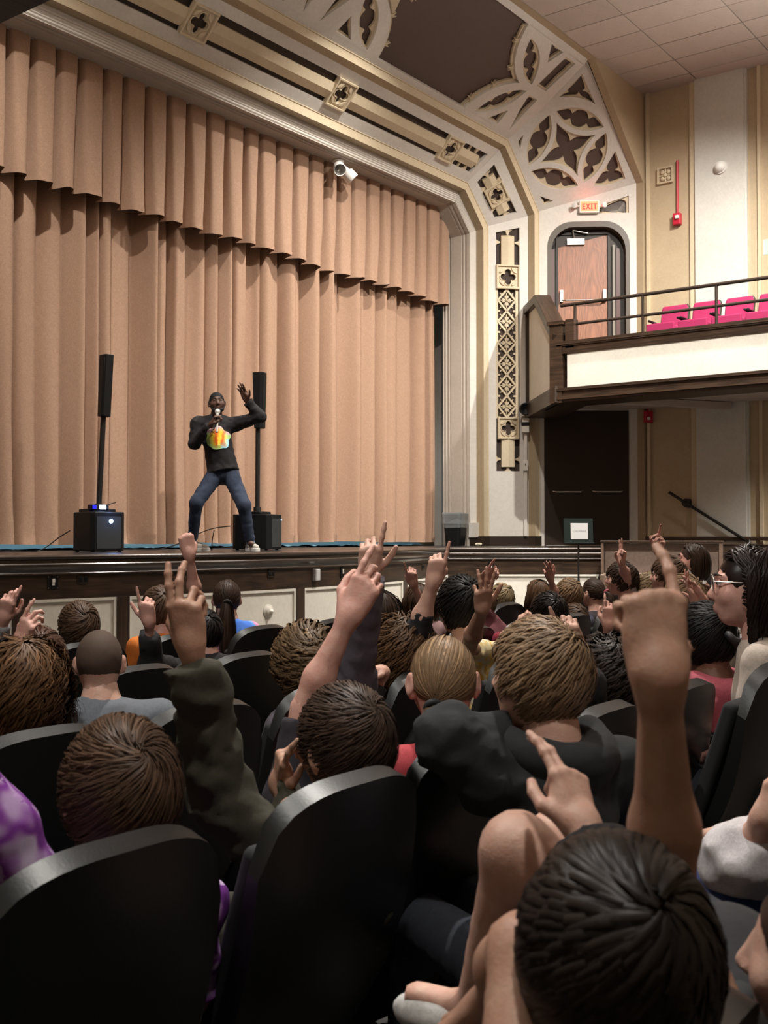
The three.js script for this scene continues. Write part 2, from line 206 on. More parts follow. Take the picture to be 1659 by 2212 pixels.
// door wall: splayed plate with two doorways and a small tracery panel; frame runs s = height, t = along the wall
const DW = jaF('k7', 'k8'), DWT = DW.at(V3(XO + ST.k8[0], 0, ST.k8[1]))[1];
const archDoor = (() => { const o = [[4.1, 0.135], [6.3, 0.135]]; for (let i = 1; i <= 8; i++) { const a = i / 8 * Math.PI / 2; o.push([6.3 + 0.42 * Math.sin(a), 0.135 + 0.42 * (1 - Math.cos(a))]); } for (let i = 0; i <= 8; i++) { const a = i / 8 * Math.PI / 2; o.push([6.3 + 0.42 * Math.cos(a), 1.505 - 0.42 * (1 - Math.sin(a))]); } o.push([4.1, 1.505]); return o; })();
{
  const top0 = YT + ST.k7[4], top1 = YT + ST.k8[4], out = [[STAGE, 0], [top0, 0], [top1, DWT], [STAGE, DWT]];
  const triP = [[6.85, 0.62], [7.14, 1.49], [6.85, 1.49]], blk = [[STAGE + 0.001, 0.095], [3.51, 0.095], [3.51, 1.45], [STAGE + 0.001, 1.45]];
  const doorWall = (m) => {
    const g = [into(prism(out, 0.07, [archDoor, triP, blk]), DW, -0.07), into(prism([[STAGE + 0.002, 0.02], [top0 - 0.02, 0.02], [top1 - 0.05, DWT - 0.02], [STAGE + 0.002, DWT - 0.02]], 0.2, [archDoor, blk]), DW, -0.28)];
    return m ? g.map(mirrorX) : g;
  };
  mesh('door_wall', doorWall(false), M.cream, wallStage); mesh('door_wall', doorWall(true), M.cream, wallStage);
  const fo = foil(triP, 0.035, 0.09, [0.14, 0.44, 0.62, 0.83]); pierced(tr, DW, [triP], [fo]); tr.board.push(into(prism(triP, 0.02), DW, -0.1));
}
{ // inner splay: recessed ornament band with raised quatrefoil blocks
  const orn = { block: [], strip: [], slot: [], cusp: [] };
  const quat = (x, y, r) => { const o = []; for (let k = 0; k < 4; k++) for (let i = 0; i < 10; i++) { const a = (k * 90 - 117 + i * 26) * Math.PI / 180 + 0; o.push([x + r * 1.02 * Math.cos(k * Math.PI / 2) + r * 0.64 * Math.cos(a), y + r * 1.02 * Math.sin(k * Math.PI / 2) + r * 0.64 * Math.sin(a)]); } return o; };
  const block = (f, s, t, w) => {
    const q = quat(s, t, w * 0.2), fr = [[-1, -1], [1, -1], [1, 1], [-1, 1]].map(([a, b]) => [s + a * w / 2, t + b * w / 2]), inn = fr.map((p) => lerp2(p, [s, t], 0.14));
    orn.block.push(into(prism(fr, 0.06, [inn], 0.006), f, -0.02), into(prism(inn, 0.035, [q]), f, -0.02));
    for (const [a, b] of [[1, 1], [1, -1], [-1, 1], [-1, -1]]) orn.block.push(into(prism(lensPts([s + a * w * 0.37, t + b * w * 0.15], [s + a * w * 0.15, t + b * w * 0.37], w * 0.06), 0.022, [], 0.004), f, 0.012));
    const ring = quat(s, t, w * 0.225); orn.block.push(into(prism(ring, 0.018, [q]), f, 0.013)); orn.slot.push(into(prism(fr, 0.01), f, -0.04));
  };
  const ridge = (f, s0, s1, t0, t1) => { const tm = (t0 + t1) / 2 + 0.0; for (const [a, b] of [[t0, tm], [tm, t1]]) { const g = new THREE.BufferGeometry(); const A = a === t0; const h = [A ? 0 : 0.035, A ? 0.035 : 0]; const P = [[s0, a, h[0]], [s1, a, h[0]], [s1, b, h[1]], [s0, b, h[1]], [s0, a, -0.05], [s1, a, -0.05], [s1, b, -0.05], [s0, b, -0.05]].map((p) => V3(...p)); const q = quads([[P[0], P[1], P[2], P[3]], [P[4], P[5], P[1], P[0]], [P[3], P[2], P[6], P[7]], [P[0], P[3], P[7], P[4]], [P[1], P[2], P[6], P[5]]]); orn.strip.push(into(q, f, 0)); } };
  // little foiled corners at the end of a recess
  const endCusps = (f, s, dir, t0, t1) => { const tm = (t0 + t1) / 2; for (const [p, q] of [[[s, tm], [dir, 0]], [[s + dir * 0.2, t0], [0, 1]], [[s + dir * 0.2, t1], [0, -1]]]) { const n = q, t = [-q[1], q[0]], o = (a, b) => [p[0] + t[0] * a + n[0] * b, p[1] + t[1] * a + n[1] * b]; orn.cusp.push(into(prism([o(-0.08, -0.01), o(-0.03, 0.018), o(-0.012, 0.075), o(0.012, 0.075), o(0.03, 0.018), o(0.08, -0.01)], 0.035), f, -0.045)); } };
  // soffit
  const fs = soF('k4', 'k5'), len = 2 * (XO - 0.283 - CX), es = fs.at(upP('k5')), rec = (a, b) => [[a, 0.155], [b, 0.155], [b, 0.54], [a, 0.54]];
  const soffitHole = [[-0.02 + 0.1, 0.155], [len - 0.08, 0.155], [len + 0.02, 0.54], [-0.02, 0.54]];
  tr.face.push(into(prism([[0, 0], [len, 0], [len - es[0], es[1]], [es[0], es[1]]], 0.05, [soffitHole]), fs, -0.05)); orn.slot.push(into(prism([[0.02, 0.1], [len, 0.1], [len, 0.6], [-0.05, 0.6]], 0.01), fs, -0.06));
  const bl = [0.885, 3.57, 6.2, len - 3.57, len - 0.885]; bl.forEach((s) => block(fs, s, 0.345, 0.40));
  ridge(fs, 0.14, 0.68, 0.235, 0.455); for (let i = 0; i + 1 < bl.length; i++) ridge(fs, bl[i] + 0.2, bl[i + 1] - 0.2, 0.215, 0.44); ridge(fs, len - 0.68, len - 0.14, 0.235, 0.455);
  endCusps(fs, 0.06, 1, 0.155, 0.54); endCusps(fs, len - 0.06, -1, 0.155, 0.54); orn.cusp.push(into(prism([[0.42, 0.155], [0.45, 0.155], [0.45, 0.54], [0.42, 0.54]], 0.03), fs, -0.05));
  // chamfers
  for (const m of [false, true]) {
    const keep = { block: orn.block.length, strip: orn.strip.length, slot: orn.slot.length, cusp: orn.cusp.length, face: tr.face.length };
    const fc = chF('k4', 'k5'), oc = [[0, 0], fc.at(upP('k4')), fc.at(upP('k5')), fc.at(loP('k5'))], hc = [[0.055, 0.16], [0.77, 0.15], [0.87, 0.52], [-0.07, 0.53]];
    tr.face.push(into(prism(oc, 0.05, [hc]), fc, -0.05)); orn.slot.push(into(prism(hc.map((p) => lerp2(p, [0.41, 0.34], -0.1)), 0.01), fc, -0.06));
    block(fc, 0.405, 0.345, 0.34); ridge(fc, 0.57, 0.74, 0.24, 0.45); ridge(fc, 0.06, 0.235, 0.24, 0.45); endCusps(fc, 0.8, -1, 0.155, 0.53); endCusps(fc, 0.0, 1, 0.155, 0.53);
    // jambs: s = height
    const fj = jaF('k4', 'k5'), w = fj.at(V3(XO + 0.853, 0, 1.144))[1], t0 = YT + ST.k4[4], t1 = YT + ST.k5[4], hj = [[2.53, 0.135], [6.52, 0.135], [6.62, 0.54], [2.53, 0.54]];
    tr.face.push(into(prism([[STAGE, 0], [t0, 0], [t1, w], [STAGE, w]], 0.05, [hj]), fj, -0.05)); orn.slot.push(into(prism([[2.5, 0.1], [6.6, 0.1], [6.64, 0.56], [2.5, 0.56]], 0.01), fj, -0.06));
    block(fj, 5.775, 0.335, 0.40); block(fj, 3.245, 0.335, 0.36); ridge(fj, 5.97, 6.47, 0.225, 0.45); ridge(fj, 2.6, 3.07, 0.225, 0.45); endCusps(fj, 6.56, -1, 0.135, 0.54); endCusps(fj, 2.53, 1, 0.135, 0.54);
    // lattice of six diamonds
    const rib = (P, Q, wd, h) => { const dx = Q[0] - P[0], dy = Q[1] - P[1], L = Math.hypot(dx, dy), nx = -dy / L * wd / 2, ny = dx / L * wd / 2; return into(prism([[P[0] + nx, P[1] + ny], [P[0] - nx, P[1] - ny], [Q[0] - nx, Q[1] - ny], [Q[0] + nx, Q[1] + ny]], h), fj, -0.05); };
    const y0 = 3.43, y1 = 5.565, n = 6, p = (y1 - y0) / n, c = 0.32, hw = 0.152;
    for (let i = 0; i < n; i++) {
      const a = y0 + i * p, b = a + p, mI = (a + b) / 2;
      for (const sg of [-1, 1]) { orn.cusp.push(rib([a, c], [mI, c + sg * hw], 0.03, 0.05), rib([b, c], [mI, c + sg * hw], 0.03, 0.05)); for (const q of [[a + p * 0.25, c + sg * hw * 0.5, -1], [b - p * 0.25, c + sg * hw * 0.5, 1]]) orn.cusp.push(rib([q[0], q[1]], [q[0] + q[2] * 0.035, q[1] + sg * 0.035], 0.014, 0.035)); }
      for (let k = 0; k < 4; k++) { const A = k * Math.PI / 2, d = [Math.cos(A), Math.sin(A)], L = k % 2 ? 0.085 : 0.095, o = (u, v) => [mI + d[0] * u - d[1] * v, c + d[1] * u + d[0] * v]; const pet = [o(0.02, -0.012), o(L * 0.55, -0.034), o(L * 0.9, -0.03), o(L * 0.78, 0), o(L * 0.9, 0.03), o(L * 0.55, 0.034), o(0.02, 0.012)]; orn.cusp.push(into(prism(pet, 0.035), fj, -0.05), rib([mI, c], o(L * 1.3, 0), 0.014, 0.035)); }
      orn.block.push(into(new THREE.SphereGeometry(0.022, 8, 6).translate(mI, c, 0), fj, -0.012));
      for (const sg of [-1, 1]) orn.cusp.push(rib([a, c + sg * hw * 1.05], [a, c + sg * hw * 0.75], 0.03, 0.035));
    }
    for (const sg of [-1, 1]) orn.cusp.push(rib([y0 - 0.02, c + sg * 0.175], [y1 + 0.02, c + sg * 0.175], 0.045, 0.04));
    if (m) for (const k of ['block', 'strip', 'slot', 'cusp']) { const a = orn[k]; for (let i = keep[k]; i < a.length; i++) a[i] = mirrorX(a[i]); }
    if (m) for (let i = keep.face; i < tr.face.length; i++) tr.face[i] = mirrorX(tr.face[i]);
  }
  mesh('quatrefoil_block', orn.block, M.creamWarm, wallStage); mesh('ridge_strip', orn.strip, M.creamWarm, wallStage); mesh('ornament_board', orn.slot, M.slot, wallStage); mesh('ornament_cusp', orn.cusp, M.creamWarm, wallStage);
}
{ // the left chamfer mirrors the right one
  const n = tr.face.length; tr.face.push(mirrorX(tr.face[0])); const nf = 9; for (let i = 0; i < nf; i++) tr.foil.push(mirrorX(tr.foil[i])); tr.board.push(mirrorX(tr.board[0]));
  mesh('tracery_plate', tr.face, M.cream, wallStage); mesh('tracery_foil', tr.foil, M.creamWarm, wallStage); mesh('tracery_board', tr.board, M.brown, wallStage);
}
// front wall beside and over the arch, dark base of the jambs
const frontZ = 2.76;
{
  const a = archPts(ST.k9), wl = 2 * CX - 17.62;
  const right = [[17.62, STAGE], [17.62, 9.2], [a[2].x, 9.2], [a[2].x, a[2].y], [a[1].x, a[1].y], [a[0].x, STAGE]];
  const g = prism(right, 0.12); g.translate(0, 0, frontZ - 0.12); mesh('front_wall', [g, mirrorX(g), box(14.2, 0.5, 0.2, CX, 9.08, frontZ - 0.1)], M.wallTan, wallStage);
  // dark baseboard following the jamb steps
  const base = (s0, s1, h) => { const A = V3(XO + s0[0], STAGE + h / 2, s0[1]), B = V3(XO + s1[0], STAGE + h / 2, s1[1]), d = B.clone().sub(A), n = V3(-d.z, 0, d.x).normalize().multiplyScalar(0.012); if (n.x > 0) n.negate(); const g2 = new THREE.BoxGeometry(0.03, h, d.length() + 0.02); g2.rotateY(Math.atan2(d.x, d.z)); g2.translate(...A.add(B).multiplyScalar(0.5).add(n).toArray()); return boxUV(g2); };
  const bs = ['k1', 'k2', 'k3', 'k4', 'k5', 'k6', 'k7'].map((k) => ST[k]), l = []; for (let i = 0; i + 1 < bs.length; i++) l.push(base(bs[i], bs[i + 1], 0.16));
  mesh('baseboard', l, M.frame, wallStage); mesh('baseboard', l.map(mirrorX), M.frame, wallStage);
}

// ---------- room shell ----------
const XR = 17.45, XL = 2 * CX - XR;
struct('floor', [box(19, 0.2, 12.6, CX, FLOOR - 0.1, 8.5)], M.concrete);
struct('wall_rear', [box(19, 9.4, 0.2, CX, 4.5, 14.6)], M.wallTan);
struct('wall_backstage', [box(20, 9.4, 0.2, CX, 4.5, -6.1), box(0.2, 9.4, 8.4, CX - 9.9, 4.5, -2), box(0.2, 9.4, 8.4, CX + 9.9, 4.5, -2), box(20, 0.2, 8.6, CX, 9.1, -1.9)], M.wallTan);
{ // outer masonry closing the gaps behind the arch
  struct('wall_proscenium', [box(18.4, 2.2, 0.2, CX, 8.1, -0.35), box(2.6, 7.8, 0.2, XO + 1.7, 4.3, -0.35), box(2.6, 7.8, 0.2, 2 * CX - XO - 1.7, 4.3, -0.35)], M.taupe);
}
const ceiling = structGroup('ceiling');
mesh('ceiling_grid', [box(19, 0.1, 12.4, CX, CEIL + 0.085, 8.55)], M.grid, ceiling);
{
  const r = rng(5), xs = [], zs = [2.67]; for (let i = -28; i <= 2; i++) xs.push(16.43 + i * 0.624); for (let i = 0; i < 10; i++) zs.push(3.70 + i * 1.266);
  const big = new RoundedBoxGeometry(0.61, 0.03, 1.252, 1, 0.006), edge = new RoundedBoxGeometry(0.61, 0.03, 1.016, 1, 0.006); boxUV(big); const gb = boxUV(big), ge = boxUV(edge);
  const mats = [0.94, 1, 1.05].map((k) => { const m = M.ceil.clone(); m.color.multiplyScalar(k); return m; });
  for (let j = 0; j < 9; j++) for (let i = 0; i + 1 < xs.length; i++) { const o = mesh('ceiling_tile', j ? gb : ge, mats[Math.floor(r() * 3)], ceiling); o.position.set(xs[i] + 0.312 + (r() - 0.5) * 0.003, CEIL + 0.015 + (r() - 0.5) * 0.004, (zs[j] + zs[j + 1]) / 2); o.rotation.z = (r() - 0.5) * 0.006; }
}
// side walls: tan bays between shallow white pilasters, dark wainscot
function sideWall(name, X, sg) {
  const w = structGroup(name);
  mesh('wall_face', [box(0.3, 9.4, 12.2, X + sg * 0.15, 4.6, 8.6)], M.wallTan, w);
  for (let z = 3.655; z < 14; z += 1.85) {
    mesh('pilaster', [box(0.09, 8.0, 0.8, X - sg * 0.045, 5.0, z + 0.4), box(0.06, 7.9, 0.035, X - sg * 0.03, 4.95, z + 0.8175)], M.wallWhite, w);
    mesh('pilaster_strip', [box(0.05, 7.8, 0.1, X - sg * 0.025, 4.95, z - 0.05), box(0.05, 7.8, 0.05, X - sg * 0.025, 4.95, z - 0.83)], M.creamWarm, w);
  }
  mesh('wainscot', [box(0.04, 1.2, 11.4, X - sg * 0.02 - sg * 0.08, 0.72, 8.5), box(0.05, 0.06, 11.4, X - sg * 0.125, 1.41, 8.5), box(0.03, 0.04, 11.4, X - sg * 0.115, 1.3, 8.5)], M.darkwood, w);
  return w;
}
sideWall('wall_right', XR, 1); sideWall('wall_left', XL, -1);

// ---------- stage: floor, curved apron front with framed panels ----------
const apronZ = (x) => 2.79 - (x - CX) * (x - CX) * 0.053;
const front = []; // plan of the stage front from left to right
for (let x = 3.7; x <= 13.06; x += 0.26) front.push([x, apronZ(x)]);
front.push([13.35, 2.1], [13.62, 2.48], [13.88, 2.83], [14.14, 3.17], [14.4, 3.52], [14.9, 4.5]);
const frontN = front.map((p, i) => { const a = front[Math.max(0, i - 1)], b = front[Math.min(front.length - 1, i + 1)], t = [b[0] - a[0], b[1] - a[1]], L = Math.hypot(...t); return [-t[1] / L * -1 * -1, t[0] / L]; });
const off = (d, y) => front.map((p, i) => V3(p[0] + frontN[i][0] * d, y, p[1] + frontN[i][1] * d));
const sweepFront = (prof) => { const q = []; for (let k = 0; k + 1 < prof.length; k++) { const A = off(...prof[k]), B = off(...prof[k + 1]); for (let i = 0; i + 1 < A.length; i++) q.push([A[i], A[i + 1], B[i + 1], B[i]]); } return quads(q); };
{
  const st = structGroup('stage');
  const plan = [[-1.2, -6], [-1.2, 1.2], [3.2, 1.2], ...front, [14.9, 4.5], [17.45, 4.5], [18.4, -6]];
  const g = prism(plan.map(([x, z]) => [x, -z]), 0.06); g.rotateX(-Math.PI / 2); g.translate(0, STAGE - 0.06, 0); mesh('stage_floor', [boxUV(g)], M.stageFloor, st);
  mesh('stage_nosing', sweepFront([[0.0, STAGE + 0.004], [0.022, STAGE + 0.003], [0.032, STAGE - 0.001], [0.039, STAGE - 0.007], [0.042, STAGE - 0.014], [0.041, STAGE - 0.024], [0.036, STAGE - 0.034], [0.012, STAGE - 0.045]]), M.nosing, st);
  mesh('stage_cornice', sweepFront([[0.012, STAGE - 0.045], [0.012, STAGE - 0.062], [0.024, STAGE - 0.064], [0.034, STAGE - 0.069], [0.04, STAGE - 0.079], [0.036, STAGE - 0.1], [0.016, STAGE - 0.12], [0.006, STAGE - 0.145], [0.012, STAGE - 0.155], [0.012, STAGE - 0.165], [-0.012, STAGE - 0.172]]), M.nosing, st);
  mesh('stage_fascia', sweepFront([[-0.012, STAGE - 0.172], [-0.012, STAGE - 0.374]]), M.darkwood, st);
  mesh('stage_fascia', sweepFront([[-0.012, 0.3], [0.02, 0.29], [0.02, FLOOR]]), M.darkwood, st);
  mesh('stage_core', sweepFront([[-0.05, 0.95], [-0.05, 0.2]]), M.darkwood, st);
  mesh('stage_side', [box(2.6, 1.16, 0.05, 16.2, 0.7, 4.48), box(4.6, 1.16, 0.05, 1.4, 0.7, 1.2)], M.darkwood, st);
  // white framed panels between dark stiles along the curve
  const zOf = (x) => { for (let i = 0; i + 1 < front.length; i++) if (x >= front[i][0] && x <= front[i + 1][0]) return front[i][1] + (front[i + 1][1] - front[i][1]) * (x - front[i][0]) / (front[i + 1][0] - front[i][0]); return 2; };
  const panels = [[3.8, 4.6], [4.72, 5.6], [5.735, 6.5], [6.62, 7.55], [7.68, 8.63], [8.76, 9.75], [9.88, 10.9], [11.02, 12.1], [12.22, 13.02], [13.42, 14.32], [14.44, 14.86]];
  const at = (x, d) => { const i = Math.max(0, front.findIndex((p, k) => k + 1 < front.length && x <= front[k + 1][0])); const n = frontN[i]; return [x + n[0] * d, zOf(x) + n[1] * d]; };
  for (const [a, b] of panels) {
    const n = 4, face = [], rim = [];
    for (let i = 0; i < n; i++) { const A = at(a + (b - a) * i / n, -0.03), B = at(a + (b - a) * (i + 1) / n, -0.03); face.push([V3(A[0], 0.3, A[1]), V3(B[0], 0.3, B[1]), V3(B[0], 0.914, B[1]), V3(A[0], 0.914, A[1])]); const P = at(a + (b - a) * i / n, -0.02), Q = at(a + (b - a) * (i + 1) / n, -0.02); rim.push(beam([P[0], 0.9, P[1]], [Q[0], 0.9, Q[1]], 0.02, 0.026), beam([P[0], 0.314, P[1]], [Q[0], 0.314, Q[1]], 0.02, 0.026)); }
    for (const x of [a + 0.013, b - 0.013]) { const P = at(x, -0.02); rim.push(box(0.026, 0.61, 0.02, P[0], 0.607, P[1])); }
    const p = mesh('stage_panel', quads(face), M.panelWhite, st); mesh('panel_moulding', rim, M.panelWhite, p);
  }
  for (let i = 0; i + 1 < panels.length; i++) { const x = (panels[i][1] + panels[i + 1][0]) / 2, P = at(x, -0.03), w = Math.max(0.1, panels[i + 1][0] - panels[i][1]); const A = at(panels[i][1], -0.015), B = at(panels[i + 1][0], -0.015); mesh('stage_stile', [beam([A[0], 0.607, A[1]], [B[0], 0.607, B[1]], 0.03, 0.614)], M.darkwoodV, st); }
}

// ---------- curtain and valance ----------
function foldEdges(x0, x1, w, jit, r) { const e = [x0]; while (e[e.length - 1] < x1) e.push(e[e.length - 1] + w * (1 + (r() - 0.5) * 2 * jit)); return e; }
function drape(x0, x1, y0, y1, zf, hem, nx, ny) {
  const p = [], uv = [], ix = []; for (let j = 0; j <= ny; j++) for (let i = 0; i <= nx; i++) { const x = x0 + (x1 - x0) * i / nx, v = j / ny, y = y0 + hem(x) * (1 - v) + (y1 - y0) * v; const [dx, z] = zf(x, v); p.push(x + dx, y, z); uv.push(x + z, y); }
  for (let j = 0; j < ny; j++) for (let i = 0; i < nx; i++) { const a = j * (nx + 1) + i; ix.push(a, a + 1, a + nx + 2, a, a + nx + 2, a + nx + 1); }
  const g = new THREE.BufferGeometry(); g.setAttribute('position', new THREE.Float32BufferAttribute(p, 3)); g.setAttribute('uv', new THREE.Float32BufferAttribute(uv, 2)); g.setIndex(ix); g.computeVertexNormals(); return g;
}
{
  const r = rng(17), E = foldEdges(1.2, 15.6, 0.3, 0.42, r), A = E.map(() => 0.11 + r() * 0.2), K = E.map(() => 0.4 + r() * 1.9), W = E.map(() => r() * 9);
  const zf = (x, v) => { let i = 0; while (i + 2 < E.length && E[i + 1] < x) i++; const t = Math.min(1, Math.max(0, (x - E[i]) / (E[i + 1] - E[i]))); const tt = Math.pow(t, K[i]); const rip = 0.012 * Math.sin(t * 9 + W[i]) * (0.4 + 0.6 * v) + 0.008 * noise3(x * 7, v * 4, 2); const low = v < 0.06 ? 0.02 * noise3(x * 9, v * 60, 7) : 0; return [0.03 * noise3(x * 0.7, v * 2.4, 9) * (1 - v), -0.26 + A[i] * Math.pow(Math.sin(Math.PI * tt), 0.6) + rip + low]; };
  const c = thing('stage_curtain', 'tall closed tan stage curtain hanging in loose folds behind the performer', 'curtain');
  mesh('curtain_cloth', drape(1.25, 15.43, STAGE + 0.075, 5.9, zf, (x) => 0.012 * noise3(x * 2, 0, 1), 1150, 26), M.curtain, c);
  mesh('curtain_hem', drape(1.25, 15.43, STAGE + 0.072, STAGE + 0.18, (x, v) => { const q = zf(x, v * 0.02); return [q[0], q[1] + 0.004]; }, (x) => 0.012 * noise3(x * 2, 0, 1), 1150, 1), M.curtain, c);
  const V = foldEdges(1.3, 15.9, 0.325, 0.12, r), D = V.map(() => 0.7 + r() * 0.6), L = V.map(() => (r() - 0.5) * 0.06);
  const vf = (x, v) => { let i = 0; while (i + 2 < V.length && V[i + 1] < x) i++; const w = V[i + 1] - V[i], t = (x - V[i]) / w, e = Math.min(t, 1 - t) * w, open = 0.02 + 0.04 * (1 - v) * D[i]; const slit = -(0.1 + 0.07 * D[i]) * Math.exp(-Math.pow(e / open, 2)); return [L[i] * (1 - v) * Math.sin(Math.PI * t), 0.16 + slit + (1 - v) * 0.035 * (t - 0.45) + 0.018 * Math.sin(Math.PI * t) + 0.018 * noise3(x * 5, v * 2.2, 4) * (1.15 - v)]; };
  const va = thing('curtain_valance', 'short pleated tan valance across the top of the stage curtain', 'valance');
  mesh('valance_cloth', drape(1.28, 15.6, 5.305, 6.98, vf, (x) => 0.03 * noise3(x * 2.2, 3, 1) + 0.012 * noise3(x * 9, 3, 1), 1400, 18), M.curtain, va);
  mesh('valance_hem', drape(1.28, 15.6, 5.30, 5.36, (x, v) => { const q = vf(x, v * 0.03); return [q[0], q[1] + 0.005]; }, (x) => 0.03 * noise3(x * 2.2, 3, 1) + 0.012 * noise3(x * 9, 3, 1), 1400, 1), M.curtain, va);
}
{ // crumpled blue sheet on the floor behind the hem, lit by a work light backstage
  const t = thing('blue_tarp', 'crumpled light blue sheet on the stage floor under the curtain hem', 'tarp');
  const g = new THREE.PlaneGeometry(13.6, 2.2, 340, 46); g.rotateX(-Math.PI / 2); const p = g.attributes.position;
  for (let i = 0; i < p.count; i++) { const x = p.getX(i), z = p.getZ(i); p.setY(i, 0.085 * Math.exp(-Math.pow((z - 0.86) / 0.1, 2)) * (0.85 + 0.3 * noise3(x * 1.3, 5, 2)) + 0.012 + 0.016 * Math.abs(noise3(x * 3.2, 0, z * 5)) + 0.014 * Math.abs(noise3(x * 9, 1, z * 12))); }
  g.computeVertexNormals(); g.translate(8.5, STAGE, -1.28); mesh('sheet', boxUV(g), M.tarp, t);
  const w = thing('backstage_work_light', 'white work light on a stand hidden behind the stage curtain', 'lamp', [8.6, STAGE, -0.62]);
  mesh('light_bar', [box(12.6, 0.1, 0.1, 0, 2.4, 0)], M.white, w); mesh('light_tube', cyl(0.03, 0.03, 12.4, 0, 0, 0, 12).rotateZ(Math.PI / 2).translate(0, 2.33, 0.02), std(lin(0.9, 0.95, 1), 0.4, { emissive: lin(0.85, 0.95, 1), emissiveIntensity: 3 }), w);
  for (const x of [-6, 6]) mesh('stand', [bar([x, 0, 0], [x, 2.4, 0], 0.02), box(0.5, 0.03, 0.5, x, 0.015, 0)], M.blackMetal, w);
  const l = new THREE.RectAreaLight(new THREE.Color(0.85, 0.95, 1), 14, 12.4, 0.1); l.position.set(8.6, STAGE + 2.26, -0.6); l.lookAt(8.6, STAGE, -0.42); scene.add(l);
}

// ---------- balcony ----------
const BX = 14.7, BZ = 2.58, bEnd = [16.36, 1.15];
function balcony(name, mir) {
  const g = structGroup(name), X = (x) => (mir ? 2 * CX - x : x), zEnd = 14.4, put = (n, l, m) => mesh(n, mir ? l.map(mirrorX) : l, m, g);
  const fl = prism([[BX + 0.05, -zEnd], [17.4, -zEnd], [17.4, -2.5], [16.5, -1.2], [BX + 0.05, -BZ - 0.02]], 0.12); fl.rotateX(-Math.PI / 2); fl.translate(0, 4.08, 0);
  put('balcony_floor', [boxUV(fl)], M.concrete);
  const un = prism([[BX + 0.55, -zEnd], [17.4, -zEnd], [17.4, -2.6], [16.45, -1.45], [BX + 0.5, -BZ - 0.4]], 0.03); un.rotateX(-Math.PI / 2); un.translate(0, 3.56, 0);
  put('underside', [boxUV(un), beam([BX + 0.9, 3.5, 3.1], [BX + 2.6, 3.5, 4.2], 0.16, 0.1)], M.ceil);
  put('bottom_trim', [box(0.6, 0.04, zEnd - BZ, BX + 0.3, 3.437, (zEnd + BZ) / 2), box(0.1, 0.21, zEnd - BZ, BX + 0.03, 3.525, (zEnd + BZ) / 2), box(0.05, 0.05, zEnd - BZ, BX - 0.03, 3.48, (zEnd + BZ) / 2), box(0.04, 0.03, zEnd - BZ, BX - 0.04, 3.6, (zEnd + BZ) / 2)], M.darkwood);
  put('parapet_panel', [box(0.06, 0.52, zEnd - BZ - 0.2, BX + 0.03, 3.88, (zEnd + BZ) / 2 + 0.05)], M.panelWhite);
  put('top_trim', [box(0.1, 0.14, zEnd - BZ, BX + 0.03, 4.2, (zEnd + BZ) / 2), box(0.2, 0.05, zEnd - BZ, BX + 0.05, 4.285, (zEnd + BZ) / 2), box(0.16, 0.03, zEnd - BZ, BX + 0.04, 4.255, (zEnd + BZ) / 2)], M.darkwood);
  // corner post and higher block behind it
  put('corner_post', [box(0.16, 1.16, 0.2, BX + 0.04, 3.99, BZ - 0.02), box(0.22, 0.05, 0.26, BX + 0.04, 4.59, BZ - 0.02), box(0.14, 0.42, 0.14, BX + 0.05, 4.42, BZ + 0.2)], M.darkwood);
  // angled end: panel rising to the wall, sloping cap, bottom trim
  const D = V3(bEnd[0] - BX, 0, bEnd[1] - BZ), L = D.length(), fr = { o: V3(BX, 0, BZ), S: D.clone().normalize(), T: V3(0, 1, 0), N: V3(-D.z, 0, D.x).normalize().multiplyScalar(-1) };
  if (fr.N.dot(V3(-1, 0, -1)) < 0) fr.N.negate();
  put('end_panel', [into(prism([[0.1, 3.6], [L, 3.6], [L, 5.2], [L * 0.64, 5.2], [0.1, 4.35]], 0.05), fr, -0.05)], M.panelWhite);
  put('end_trim', [into(prism([[-0.04, 3.42], [L, 3.42], [L, 3.66], [-0.04, 3.66]], 0.12), fr, -0.06), into(prism([[L - 0.06, 3.42], [L, 3.42], [L, 5.2], [L - 0.06, 5.2]], 0.1), fr, -0.05), into(prism([[0.04, 4.3], [L * 0.62, 5.16], [L, 5.16], [L, 5.3], [L * 0.60, 5.3], [-0.04, 4.42]], 0.24, [], 0.012), fr, -0.17), into(prism([[0.0, 3.42], [L, 3.42], [L, 3.46], [0.0, 3.46]], 0.5), fr, -0.52)], M.darkwood);
  // railing
  const xr = BX + 0.06, rail = thing('balcony_railing', mir ? 'brown pipe railing along the left balcony parapet, above the camera' : 'brown two-bar pipe railing along the right balcony parapet', 'railing');
  const rm = (n, gg) => mesh(n, mir ? mirrorX(gg) : gg, M.frame, rail);
  rm('top_rail', bar([xr, 4.86, BZ + 0.02], [xr, 4.86, zEnd], 0.026)); rm('middle_rail', bar([xr, 4.565, BZ + 0.28], [xr, 4.565, zEnd], 0.022));
  for (let z = 2.83; z < zEnd; z += 1.06) rm('post', bar([xr, 4.28, z], [xr, 4.85, z], 0.022));
  return g;
}
balcony('balcony_right', false); balcony('balcony_left', true);
